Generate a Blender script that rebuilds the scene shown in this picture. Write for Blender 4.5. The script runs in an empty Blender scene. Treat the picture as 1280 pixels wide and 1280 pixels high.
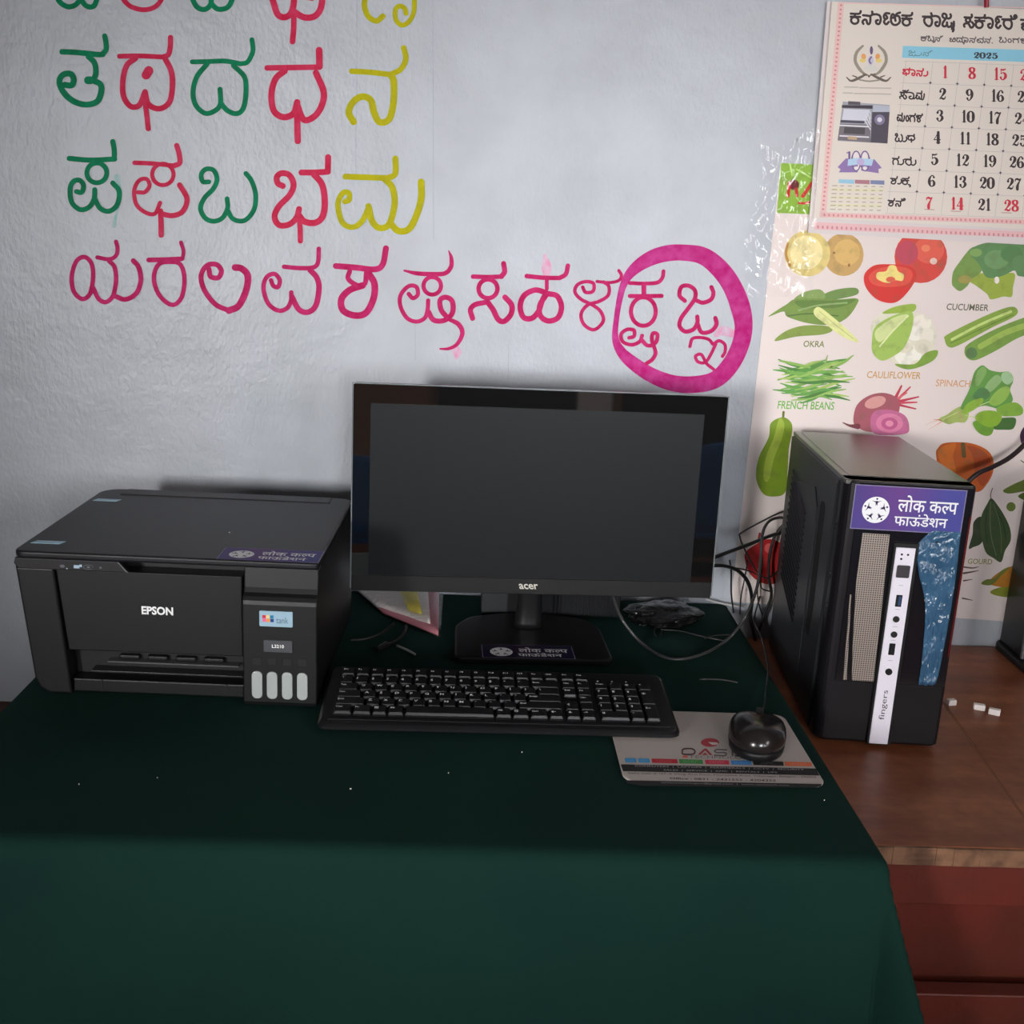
import bpy, bmesh, math, random
from mathutils import Vector, Matrix
from mathutils.geometry import tessellate_polygon
random.seed(7)
PI = math.pi
scene = bpy.context.scene
COL = scene.collection
T = 0.75                      # height of the cloth-covered table top above the floor

# ------------------------------------------------------------------ camera
CX, CY, CZ = 0.0198, -1.7762, 0.6129 + T
YAW, PIT, ROL, FPX = 0.0371, 0.2573, 0.0483, 1386.85
_fw = Vector((math.sin(YAW) * math.cos(PIT), math.cos(YAW) * math.cos(PIT), -math.sin(PIT)))
_rt = Vector((math.cos(YAW), -math.sin(YAW), 0))
_up = _rt.cross(_fw)
_r = _rt * math.cos(ROL) + _up * math.sin(ROL)
_u = -_rt * math.sin(ROL) + _up * math.cos(ROL)
cam_data = bpy.data.cameras.new('camera')
cam = bpy.data.objects.new('camera', cam_data)
COL.objects.link(cam)
m3 = Matrix((_r, _u, -_fw)).transposed()
cam.matrix_world = Matrix.Translation((CX, CY, CZ)) @ m3.to_4x4()
cam_data.sensor_fit = 'HORIZONTAL'
cam_data.sensor_width = 36
cam_data.lens = 36 * FPX / 1280
cam_data.clip_start = 0.02
scene.camera = cam

# ------------------------------------------------------------------ world, light, exposure
vs = scene.view_settings
vs.view_transform = 'Standard'
vs.look = 'None'
vs.gamma = 1.0
vs.use_curve_mapping = False
vs.exposure = 0.0
world = bpy.data.worlds.new('world')
scene.world = world
world.use_nodes = True
wbg = world.node_tree.nodes['Background']
wbg.inputs[0].default_value = (0.62, 0.72, 0.85, 1)
wbg.inputs[1].default_value = 0.6

def area(name, loc, target, sx, sy, power, colour):
    l = bpy.data.lights.new(name, 'AREA')
    l.shape = 'RECTANGLE'; l.size = sx; l.size_y = sy
    l.energy = power; l.color = colour
    o = bpy.data.objects.new(name, l)
    COL.objects.link(o)
    o.location = loc
    d = Vector(target) - Vector(loc)
    o.rotation_euler = d.to_track_quat('-Z', 'Y').to_euler()
    return o
RX0, RX1, RY0, RZ1 = -2.9, 2.6, -4.8, 3.0      # room extents
# daylight entering by the deep-set window at the back left (a beam) and by the doorway, with two added soft fills
key = area('window_daylight', (-2.05, RY0 + 0.03, 1.42), (0.22, 0, T + 0.34), 0.5, 0.8, 4.4, (1.0, 0.985, 0.965))
key.data.spread = math.radians(28)
fill = area('doorway_daylight', (2.05, RY0 + 0.03, 1.25), (0.22, 0, T + 0.35), 0.45, 1.2, 2.0, (0.95, 0.97, 1.0))
fill.data.spread = math.radians(34)
mid = area('middle_fill_light', (0.72, RY0 + 0.03, 1.50), (0.20, 0, T + 0.33), 0.5, 0.9, 2.1, (0.95, 0.97, 1.0))  # unseen fill added to lift the shade right of the monitor
mid.data.spread = math.radians(30)
area('side_fill_light', (RX1 - 0.03, -3.1, 1.75), (RX1 - 1, -3.0, 1.6), 1.2, 1.3, 52, (1.0, 0.90, 0.86))  # unseen ambient fill added at the right-hand wall

# ------------------------------------------------------------------ projection helpers (photo pixel -> world point)
def _ray(u, v):
    return _fw + _r * ((u - 640) / FPX) - _u * ((v - 640) / FPX)
_C = Vector((CX, CY, CZ))
def hy(u, v, Y=0.0):
    d = _ray(u, v); return _C + d * ((Y - CY) / d.y)
def hz(u, v, Z=0.0):          # Z measured from the cloth-covered table top
    d = _ray(u, v); return _C + d * ((Z + T - CZ) / d.z)

# ------------------------------------------------------------------ colour and materials
LIT = 0.78
def lin(c):
    c /= 255.0
    return c / 12.92 if c <= 0.04045 else ((c + 0.055) / 1.055) ** 2.4
def rgb(r, g, b, k=LIT):
    return tuple(min(0.92, lin(x) / k) for x in (r, g, b)) + (1.0,)

MATS = {}
def mat(name, base=(0.5, 0.5, 0.5, 1), rough=0.5, metal=0.0, spec=0.5, coat=0.0, coat_rough=0.1, noise=None, bump=None,
        trans=0.0, emis=None, sheen=0.0, attr=None, alpha=None, ior=None):
    """noise = (scale, colour2, detail, lo, hi); bump = (scale, distance, detail)"""
    m = bpy.data.materials.new(name)
    m.use_nodes = True
    nt = m.node_tree; N = nt.nodes; Lk = nt.links
    p = N['Principled BSDF']
    p.inputs['Base Color'].default_value = base
    p.inputs['Roughness'].default_value = rough
    p.inputs['Metallic'].default_value = metal
    p.inputs['Specular IOR Level'].default_value = spec
    p.inputs['Coat Weight'].default_value = coat
    p.inputs['Coat Roughness'].default_value = coat_rough
    p.inputs['Transmission Weight'].default_value = trans
    if ior: p.inputs['IOR'].default_value = ior
    if sheen:
        p.inputs['Sheen Weight'].default_value = sheen
        p.inputs['Sheen Roughness'].default_value = 0.4
    tc = N.new('ShaderNodeTexCoord')
    col_out = None
    if attr:
        a = N.new('ShaderNodeVertexColor'); a.layer_name = attr
        col_out = a.outputs[0]
        Lk.new(col_out, p.inputs['Base Color'])
    if noise:
        sc, c2, det, lo, hi = noise
        n = N.new('ShaderNodeTexNoise'); n.inputs['Scale'].default_value = sc; n.inputs['Detail'].default_value = det
        Lk.new(tc.outputs['Object'], n.inputs['Vector'])
        r = N.new('ShaderNodeMapRange'); r.inputs[1].default_value = lo; r.inputs[2].default_value = hi
        Lk.new(n.outputs['Fac'], r.inputs[0])
        mx = N.new('ShaderNodeMix'); mx.data_type = 'RGBA'
        Lk.new(r.outputs[0], mx.inputs[0])
        if col_out: Lk.new(col_out, mx.inputs[6])
        else: mx.inputs[6].default_value = base
        mx.inputs[7].default_value = c2
        Lk.new(mx.outputs[2], p.inputs['Base Color'])
    if bump:
        sc, dist, det = bump[:3]
        n = N.new('ShaderNodeTexNoise'); n.inputs['Scale'].default_value = sc; n.inputs['Detail'].default_value = det
        if len(bump) > 3:
            mp = N.new('ShaderNodeMapping'); mp.inputs['Scale'].default_value = bump[3]
            Lk.new(tc.outputs['Object'], mp.inputs[0]); Lk.new(mp.outputs[0], n.inputs['Vector'])
        else:
            Lk.new(tc.outputs['Object'], n.inputs['Vector'])
        b = N.new('ShaderNodeBump'); b.inputs['Strength'].default_value = 1.0; b.inputs['Distance'].default_value = dist
        Lk.new(n.outputs['Fac'], b.inputs['Height']); Lk.new(b.outputs[0], p.inputs['Normal'])
    if emis:
        p.inputs['Emission Color'].default_value = emis[0]; p.inputs['Emission Strength'].default_value = emis[1]
    MATS[name] = m
    return m

def clear_film(name, gloss=0.25, rough=0.08, bump=None, tint=(1, 1, 1, 1), k=1.0):
    m = bpy.data.materials.new(name); m.use_nodes = True
    nt = m.node_tree; N = nt.nodes; Lk = nt.links
    N.remove(N['Principled BSDF'])
    out = N['Material Output']
    tr = N.new('ShaderNodeBsdfTransparent'); tr.inputs[0].default_value = tint
    gl = N.new('ShaderNodeBsdfGlossy'); gl.inputs['Roughness'].default_value = rough
    mx = N.new('ShaderNodeMixShader')
    fr = N.new('ShaderNodeLayerWeight'); fr.inputs['Blend'].default_value = gloss
    kk = N.new('ShaderNodeMath'); kk.operation = 'MULTIPLY'; kk.inputs[1].default_value = k
    Lk.new(fr.outputs['Fresnel'], kk.inputs[0]); Lk.new(kk.outputs[0], mx.inputs[0])
    Lk.new(tr.outputs[0], mx.inputs[1]); Lk.new(gl.outputs[0], mx.inputs[2])
    Lk.new(mx.outputs[0], out.inputs[0])
    if bump:
        tc = N.new('ShaderNodeTexCoord')
        mp = N.new('ShaderNodeMapping'); mp.inputs['Scale'].default_value = bump[3] if len(bump) > 3 else (1, 1, 1)
        n = N.new('ShaderNodeTexNoise'); n.inputs['Scale'].default_value = bump[0]; n.inputs['Detail'].default_value = bump[2]
        n.inputs['Distortion'].default_value = 1.2
        b = N.new('ShaderNodeBump'); b.inputs['Distance'].default_value = bump[1]
        Lk.new(tc.outputs['Object'], mp.inputs[0]); Lk.new(mp.outputs[0], n.inputs['Vector'])
        Lk.new(n.outputs['Fac'], b.inputs['Height'])
        Lk.new(b.outputs[0], gl.inputs['Normal']); Lk.new(b.outputs[0], fr.inputs['Normal'])
    MATS[name] = m
    return m

# wall paint: grey-blue distemper on uneven plaster; the lettering paint follows the same relief
def wall_paint(name, base, base2, rough=0.42, wash=0.0, spec=0.4):
    m = bpy.data.materials.new(name); m.use_nodes = True
    nt = m.node_tree; N = nt.nodes; Lk = nt.links
    p = N['Principled BSDF']; p.inputs['Roughness'].default_value = rough; p.inputs['Specular IOR Level'].default_value = spec
    geo = N.new('ShaderNodeNewGeometry')
    n1 = N.new('ShaderNodeTexNoise'); n1.inputs['Scale'].default_value = 9 if wash == 0 else 55; n1.inputs['Detail'].default_value = 5
    Lk.new(geo.outputs['Position'], n1.inputs['Vector'])
    r1 = N.new('ShaderNodeMapRange'); r1.inputs[1].default_value = 0.35; r1.inputs[2].default_value = 0.7
    Lk.new(n1.outputs['Fac'], r1.inputs[0])
    mx = N.new('ShaderNodeMix'); mx.data_type = 'RGBA'; mx.inputs[6].default_value = base; mx.inputs[7].default_value = base2
    Lk.new(r1.outputs[0], mx.inputs[0])
    Lk.new(mx.outputs[2], p.inputs['Base Color'])
    # relief: fine grain + trowel waves
    a = N.new('ShaderNodeTexNoise'); a.inputs['Scale'].default_value = 170; a.inputs['Detail'].default_value = 3
    mp = N.new('ShaderNodeMapping'); mp.inputs['Scale'].default_value = (1.0, 1.0, 0.6)
    Lk.new(geo.outputs['Position'], mp.inputs[0]); Lk.new(mp.outputs[0], a.inputs['Vector'])
    b = N.new('ShaderNodeTexNoise'); b.inputs['Scale'].default_value = 38; b.inputs['Detail'].default_value = 2
    Lk.new(geo.outputs['Position'], b.inputs['Vector'])
    ad = N.new('ShaderNodeMath'); ad.operation = 'MULTIPLY_ADD'; ad.inputs[1].default_value = 1.2
    Lk.new(b.outputs['Fac'], ad.inputs[0]); Lk.new(a.outputs['Fac'], ad.inputs[2])
    bp = N.new('ShaderNodeBump'); bp.inputs['Distance'].default_value = 0.0012
    Lk.new(ad.outputs[0], bp.inputs['Height']); Lk.new(bp.outputs[0], p.inputs['Normal'])
    MATS[name] = m
    return m

WALL = wall_paint('wall_distemper', rgb(165, 169, 176), rgb(155, 159, 165), 0.34)
PGREEN = wall_paint('green_wall_lettering', rgb(0, 116, 78), rgb(0, 94, 62), 0.45, 1, 0.08)
PPINK = wall_paint('crimson_wall_lettering', rgb(176, 24, 60), rgb(188, 50, 84), 0.45, 1, 0.08)
PYEL = wall_paint('yellow_wall_lettering', rgb(166, 160, 10), rgb(152, 146, 14), 0.45, 1, 0.08)
PMAG = wall_paint('magenta_wall_lettering', rgb(158, 14, 74), rgb(180, 40, 100), 0.45, 1, 0.08)
PRING = wall_paint('pink_ring_paint', rgb(162, 18, 100), rgb(176, 60, 128), 0.45, 1, 0.08)
PWASH = wall_paint('thin_pink_wash', rgb(192, 120, 152), rgb(176, 160, 176), 0.4, 1)
GWASH = wall_paint('thin_green_wash', rgb(110, 160, 152), rgb(150, 165, 170), 0.4, 1)
PENCIL = wall_paint('pencil_line', rgb(148, 152, 159), rgb(156, 160, 168), 0.5, 1)

BLACK = mat('black_plastic', (0.007, 0.007, 0.0075, 1), 0.42, spec=0.3, bump=(900, 0.00008, 2))
BLACK_S = mat('black_satin_plastic', (0.008, 0.008, 0.009, 1), 0.32, spec=0.4)
BLACK_G = mat('black_gloss_plastic', (0.008, 0.008, 0.009, 1), 0.09)
KEYB = mat('key_plastic', (0.005, 0.005, 0.0055, 1), 0.38, spec=0.35)
LID = mat('printer_lid_plastic', (0.011, 0.0105, 0.013, 1), 0.42, spec=0.28, bump=(1400, 0.00008, 2))
PRN = mat('printer_body_plastic', (0.0065, 0.007, 0.0075, 1), 0.42, spec=0.35, bump=(1200, 0.0001, 2))
PRN_PANEL = mat('printer_control_plastic', (0.022, 0.021, 0.023, 1), 0.3)
DARKHOLE = mat('dark_recess', (0.004, 0.004, 0.004, 1), 0.7)
SCREEN = mat('matte_screen', (0.0085, 0.010, 0.011, 1), 0.42, spec=0.16)
BEZEL_FILM = mat('mirror_bezel_film', (0.008, 0.008, 0.008, 1), 0.03, spec=0.5, coat=1.0, coat_rough=0.02, bump=(9, 0.0003, 1), ior=3.0)
BEZEL_FILM.node_tree.nodes['Principled BSDF'].inputs['Coat IOR'].default_value = 2.0
FILM_EDGE = mat('film_edge', rgb(100, 105, 108), 0.3)
GREY_LINE = mat('grey_trim', rgb(90, 92, 95), 0.3)
WHITE_INK = mat('white_ink', rgb(214, 214, 214), 0.4)
KEY_INK = mat('key_legend_ink', (0.9, 0.9, 0.92, 1), 0.5)
TANK = mat('white_tank_window', rgb(150, 156, 154), 0.35, coat=0.2)
PCSIDE = mat('tower_side_steel', (0.020, 0.022, 0.026, 1), 0.4, bump=(1500, 0.00006, 2))
PCTOP = mat('tower_top_gloss', (0.050, 0.046, 0.040, 1), 0.34, spec=0.9, coat=0.4, coat_rough=0.28)
PCFRONT = mat('tower_front_gloss', (0.010, 0.009, 0.011, 1), 0.12, spec=0.6)
PCFRONT_M = mat('tower_front_lower', (0.009, 0.008, 0.0095, 1), 0.32, spec=0.35)
RED_GLEAM = mat('red_gleam_colour', (0.10, 0.008, 0.01, 1), 0.2)
SILVER = mat('silver_strip', rgb(212, 208, 218), 0.3, metal=0.0, coat=0.3)
CABLE = mat('black_cable', (0.010, 0.010, 0.011, 1), 0.35)
CABLE_G = mat('grey_cable', (0.045, 0.045, 0.045, 1), 0.25)
CLOTH = mat('green_felt', (0.0072, 0.034, 0.025, 1), 0.9, spec=0.12, noise=(6, (0.0052, 0.026, 0.021, 1), 6, 0.3, 0.75), bump=(1300, 0.0005, 3))
CHALK = mat('white_chalk', rgb(215, 208, 204), 0.8)
REDPAINT = mat('red_brown_paint', (0.19, 0.028, 0.017, 1), 0.42, noise=(5, (0.10, 0.026, 0.016, 1), 8, 0.35, 0.7), bump=(60, 0.0008, 4))
RAWPLY = mat('raw_plywood_edge', (0.28, 0.14, 0.075, 1), 0.65, noise=(30, (0.12, 0.055, 0.03, 1), 8, 0.42, 0.62), bump=(80, 0.001, 5, (0.2, 1, 3)))
PRINT = mat('printed_ink', rough=0.5, attr='Col', spec=0.25)
PAPER_CAL = mat('calendar_paper', rgb(208, 199, 190), 0.75, spec=0.15)
PAPER_CAL2 = mat('calendar_paper_back', rgb(202, 193, 192), 0.75, spec=0.15)
PAPER_POST = mat('poster_paper', rgb(208, 196, 192), 0.5, spec=0.3, bump=(10, 0.0012, 2))
PRINT_POST = mat('poster_ink', rough=0.5, spec=0.25, attr='Col', bump=(10, 0.0012, 2), noise=(60, rgb(90, 90, 60), 5, 0.5, 1.2))
FILM = clear_film('crinkled_clear_film', 0.30, 0.07, (15, 0.0075, 2, (1.0, 1.0, 0.5)), k=1.0)
BAGFILM = clear_film('packet_film', 0.12, 0.14, (50, 0.0025, 2), k=0.35)
DARKWRAP = mat('black_crumpled_plastic', (0.006, 0.007, 0.0065, 1), 0.24, spec=0.35, bump=(70, 0.005, 3))
BLUESHEET = mat('blue_crinkled_sheet', (0.055, 0.14, 0.25, 1), 0.16, coat=0.6, noise=(28, (0.03, 0.09, 0.17, 1), 4, 0.3, 0.7), bump=(65, 0.010, 3, (1.4, 1, 0.6)))
PAD = mat('mouse_pad_cloth', rgb(172, 163, 158), 0.75, bump=(1500, 0.0001, 2))
PADPRINT = mat('mouse_pad_ink', rough=0.7, attr='Col')

def perforated(name):
    m = bpy.data.materials.new(name); m.use_nodes = True
    nt = m.node_tree; N = nt.nodes; Lk = nt.links
    p = N['Principled BSDF']; p.inputs['Roughness'].default_value = 0.35; p.inputs['Metallic'].default_value = 0.3
    tc = N.new('ShaderNodeTexCoord'); mp = N.new('ShaderNodeMapping'); mp.inputs['Scale'].default_value = (330, 330, 330)
    Lk.new(tc.outputs['Object'], mp.inputs[0])
    sep = N.new('ShaderNodeSeparateXYZ'); Lk.new(mp.outputs[0], sep.inputs[0])
    def fr(o):
        f = N.new('ShaderNodeMath'); f.operation = 'FRACT'; Lk.new(o, f.inputs[0])
        s = N.new('ShaderNodeMath'); s.operation = 'SUBTRACT'; s.inputs[1].default_value = 0.5; Lk.new(f.outputs[0], s.inputs[0])
        q = N.new('ShaderNodeMath'); q.operation = 'POWER'; q.inputs[1].default_value = 2; Lk.new(s.outputs[0], q.inputs[0])
        return q.outputs[0]
    a = N.new('ShaderNodeMath'); Lk.new(fr(sep.outputs[0]), a.inputs[0]); Lk.new(fr(sep.outputs[2]), a.inputs[1])
    lt = N.new('ShaderNodeMath'); lt.operation = 'LESS_THAN'; lt.inputs[1].default_value = 0.10; Lk.new(a.outputs[0], lt.inputs[0])
    mx = N.new('ShaderNodeMix'); mx.data_type = 'RGBA'
    mx.inputs[6].default_value = rgb(150, 138, 130); mx.inputs[7].default_value = rgb(60, 54, 52)
    Lk.new(lt.outputs[0], mx.inputs[0]); Lk.new(mx.outputs[2], p.inputs['Base Color'])
    MATS[name] = m
    return m
PERF = perforated('perforated_steel')

def brown_laminate():
    m = bpy.data.materials.new('brown_laminate'); m.use_nodes = True
    nt = m.node_tree; N = nt.nodes; Lk = nt.links
    p = N['Principled BSDF']
    tc = N.new('ShaderNodeTexCoord')
    n = N.new('ShaderNodeTexNoise'); n.inputs['Scale'].default_value = 7; n.inputs['Detail'].default_value = 9; n.inputs['Roughness'].default_value = 0.65
    n2 = N.new('ShaderNodeTexNoise'); n2.inputs['Scale'].default_value = 45; n2.inputs['Detail'].default_value = 6
    mp = N.new('ShaderNodeMapping'); mp.inputs['Scale'].default_value = (0.6, 2.2, 1)
    Lk.new(tc.outputs['Object'], mp.inputs[0]); Lk.new(mp.outputs[0], n.inputs['Vector']); Lk.new(tc.outputs['Object'], n2.inputs['Vector'])
    cr = N.new('ShaderNodeValToRGB')
    e = cr.color_ramp.elements
    e[0].position = 0.33; e[0].color = (0.20, 0.058, 0.024, 1)
    e[1].position = 0.72; e[1].color = (0.42, 0.165, 0.078, 1)
    x = e.new(0.52); x.color = (0.29, 0.098, 0.044, 1)
    Lk.new(n.outputs['Fac'], cr.inputs[0]); 
    mx = N.new('ShaderNodeMix'); mx.data_type = 'RGBA'; mx.blend_type = 'OVERLAY'; mx.inputs[0].default_value = 0.35
    Lk.new(cr.outputs[0], mx.inputs[6]); Lk.new(n2.outputs['Fac'], mx.inputs[7]); Lk.new(mx.outputs[2], p.inputs['Base Color'])
    r = N.new('ShaderNodeMapRange'); r.inputs[3].default_value = 0.28; r.inputs[4].default_value = 0.55; p.inputs['Specular IOR Level'].default_value = 0.35
    Lk.new(n.outputs['Fac'], r.inputs[0]); Lk.new(r.outputs[0], p.inputs['Roughness'])
    return m
BROWN = brown_laminate()

# ------------------------------------------------------------------ object helpers
def link(name, me, m=None, parent=None, smooth=False, label=None):
    if m is not None and not me.materials:
        for x in (m if isinstance(m, (list, tuple)) else [m]): me.materials.append(x)
    o = bpy.data.objects.new(name, me)
    COL.objects.link(o)
    if parent is not None: o.parent = parent
    if smooth:
        for f in me.polygons: f.use_smooth = True
    if label: o['label'] = label
    return o
def thing(name, label, cat, loc=(0, 0, 0), rz=0.0, group=None):
    o = bpy.data.objects.new(name, None)
    o.empty_display_size = 0.05
    COL.objects.link(o)
    o.location = loc; o.rotation_euler = (0, 0, rz)
    return tag(o, label, cat, group)
def tag(o, label, cat, group=None):
    o['label'] = label; o['category'] = cat
    if group: o['group'] = group
    return o
def struct(o):
    o['kind'] = 'structure'; return o
def mesh(verts, faces, name='m'):
    me = bpy.data.meshes.new(name)
    me.from_pydata([tuple(v) for v in verts], [], faces)
    me.update()
    return me
def bm_mesh(bm, name='m'):
    me = bpy.data.meshes.new(name); bm.to_mesh(me); bm.free(); return me

def box_into(bm, x0, x1, y0, y1, z0, z1, bev=0.0, seg=2):
    vs_ = [bm.verts.new(p) for p in ((x0, y0, z0), (x1, y0, z0), (x1, y1, z0), (x0, y1, z0), (x0, y0, z1), (x1, y0, z1), (x1, y1, z1), (x0, y1, z1))]
    fs = [bm.faces.new([vs_[i] for i in f]) for f in ((3, 2, 1, 0), (4, 5, 6, 7), (0, 1, 5, 4), (1, 2, 6, 5), (2, 3, 7, 6), (3, 0, 4, 7))]
    if bev > 0:
        es = list({e for f in fs for e in f.edges})
        bmesh.ops.bevel(bm, geom=es, offset=bev, segments=seg, affect='EDGES', profile=0.5)
def box(x0, x1, y0, y1, z0, z1, bev=0.0, seg=2):
    bm = bmesh.new(); box_into(bm, x0, x1, y0, y1, z0, z1, bev, seg); return bm_mesh(bm)

def prism(pts, axis, a0, a1, bev=0.0, seg=2):
    """polygon in the two other axes, extruded along axis from a0 to a1. pts ordered (p,q): x->(y,z) y->(x,z) z->(x,y)"""
    def P(p, q, a):
        return {'x': (a, p, q), 'y': (p, a, q), 'z': (p, q, a)}[axis]
    bm = bmesh.new()
    A = [bm.verts.new(P(p, q, a0)) for p, q in pts]
    B = [bm.verts.new(P(p, q, a1)) for p, q in pts]
    n = len(pts)
    fa = bm.faces.new(A); fb = bm.faces.new(list(reversed(B)))
    for i in range(n):
        bm.faces.new((A[i], B[i], B[(i + 1) % n], A[(i + 1) % n]))
    bmesh.ops.recalc_face_normals(bm, faces=bm.faces)
    if bev > 0:
        es = list(set(fa.edges) | set(fb.edges))
        bmesh.ops.bevel(bm, geom=es, offset=bev, segments=seg, affect='EDGES', profile=0.5)
    return bm_mesh(bm)

def rrect(x0, x1, y0, y1, r, n=5):
    """rounded rectangle; r is one radius or four (bl, br, tr, tl)"""
    rs = (r,) * 4 if not isinstance(r, (tuple, list)) else r
    out = []
    for (cx, cy, a, rr) in ((x0, y0, PI, rs[0]), (x1, y0, 1.5 * PI, rs[1]), (x1, y1, 0, rs[2]), (x0, y1, 0.5 * PI, rs[3])):
        sx = 1 if cx == x0 else -1; sy = 1 if cy == y0 else -1
        for i in range(n + 1):
            t = a + 0.5 * PI * i / n
            out.append((cx + sx * rr + rr * math.cos(t), cy + sy * rr + rr * math.sin(t)))
    return out

def loft(loops, cap=True):
    n = len(loops[0]); vs_ = [tuple(p) for l in loops for p in l]; fs = []
    for k in range(len(loops) - 1):
        for i in range(n):
            fs.append((k * n + i, k * n + (i + 1) % n, (k + 1) * n + (i + 1) % n, (k + 1) * n + i))
    if cap:
        fs.append(tuple(reversed(range(n)))); fs.append(tuple(range((len(loops) - 1) * n, len(loops) * n)))
    me = mesh(vs_, fs)
    bm = bmesh.new(); bm.from_mesh(me); bmesh.ops.recalc_face_normals(bm, faces=bm.faces); bm.to_mesh(me); bm.free()
    return me

def crom(pts, n=6, closed=False):
    """Catmull-Rom through tuples of any dimension"""
    P = [tuple(map(float, p)) for p in pts]
    if len(P) < 3 and not closed:
        return [tuple(a + (b - a) * t / n for a, b in zip(P[0], P[1])) for t in range(n + 1)]
    out = []
    m = len(P)
    rng = range(m) if closed else range(m - 1)
    for i in rng:
        if closed: p0, p1, p2, p3 = P[i - 1], P[i], P[(i + 1) % m], P[(i + 2) % m]
        else:
            p1, p2 = P[i], P[i + 1]
            p0 = P[i - 1] if i else tuple(2 * a - b for a, b in zip(p1, p2))
            p3 = P[i + 2] if i + 2 < m else tuple(2 * b - a for a, b in zip(p1, p2))
        for k in range(n):
            t = k / n
            out.append(tuple(0.5 * (2 * b + (c - a) * t + (2 * a - 5 * b + 4 * c - d) * t * t + (3 * b - a - 3 * c + d) * t ** 3) for a, b, c, d in zip(p0, p1, p2, p3)))
    if not closed: out.append(P[-1])
    return out

def tube(pts, r, sides=8, n=6, flat=1.0):
    C = [Vector(p[:3]) for p in crom([tuple(p) for p in pts], n)]
    rr = r if callable(r) else (lambda t: r)
    vs_ = []; fs = []
    nrm = None; m = len(C)
    for i, c in enumerate(C):
        tg = (C[min(i + 1, m - 1)] - C[max(i - 1, 0)]).normalized()
        if nrm is None:
            nrm = tg.cross(Vector((0, 0, 1)))
            if nrm.length < 0.1: nrm = tg.cross(Vector((1, 0, 0)))
        nrm = (nrm - tg * nrm.dot(tg)).normalized()
        bn = tg.cross(nrm)
        q = rr(i / (m - 1))
        for k in range(sides):
            a = 2 * PI * k / sides
            vs_.append(c + nrm * (q * math.cos(a)) + bn * (q * flat * math.sin(a)))
    for i in range(m - 1):
        for k in range(sides):
            fs.append((i * sides + k, i * sides + (k + 1) % sides, (i + 1) * sides + (k + 1) % sides, (i + 1) * sides + k))
    fs.append(tuple(reversed(range(sides)))); fs.append(tuple(range((m - 1) * sides, m * sides)))
    return mesh(vs_, fs)

# ------------------------------------------------------------------ flat print: polygons, brush strokes and lettering on a surface
_glyphs = {}
def text_geo(body, bold=0.0, cut=None):
    k_ = (body, bold, cut)
    if k_ in _glyphs: return _glyphs[k_]
    c = bpy.data.curves.new('t', 'FONT'); c.body = body; c.resolution_u = 3; c.offset = bold
    o = bpy.data.objects.new('t', c); COL.objects.link(o)
    dg = bpy.context.evaluated_depsgraph_get()
    me = bpy.data.meshes.new_from_object(o.evaluated_get(dg))
    if cut is not None:
        bm = bmesh.new(); bm.from_mesh(me)
        bmesh.ops.bisect_plane(bm, geom=list(bm.verts) + list(bm.edges) + list(bm.faces), plane_co=(cut, 0, 0), plane_no=(1, 0, 0), clear_outer=True)
        bm.to_mesh(me); bm.free()
    V = [(v.co.x, v.co.y) for v in me.vertices]; F = [tuple(p.vertices) for p in me.polygons]
    bpy.data.objects.remove(o); bpy.data.curves.remove(c); bpy.data.meshes.remove(me)
    _glyphs[k_] = (V, F)
    return V, F

def compose(parts):
    """parts: (body, x, y, scale, bold, cut) laid out by hand -> one geometry"""
    V = []; F = []
    for body, x, y, s, bold, cut in parts:
        v, f = text_geo(body, bold, cut)
        o = len(V)
        V += [(a * s + x, b * s + y) for a, b in v]; F += [tuple(i + o for i in g) for g in f]
    return V, F

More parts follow.
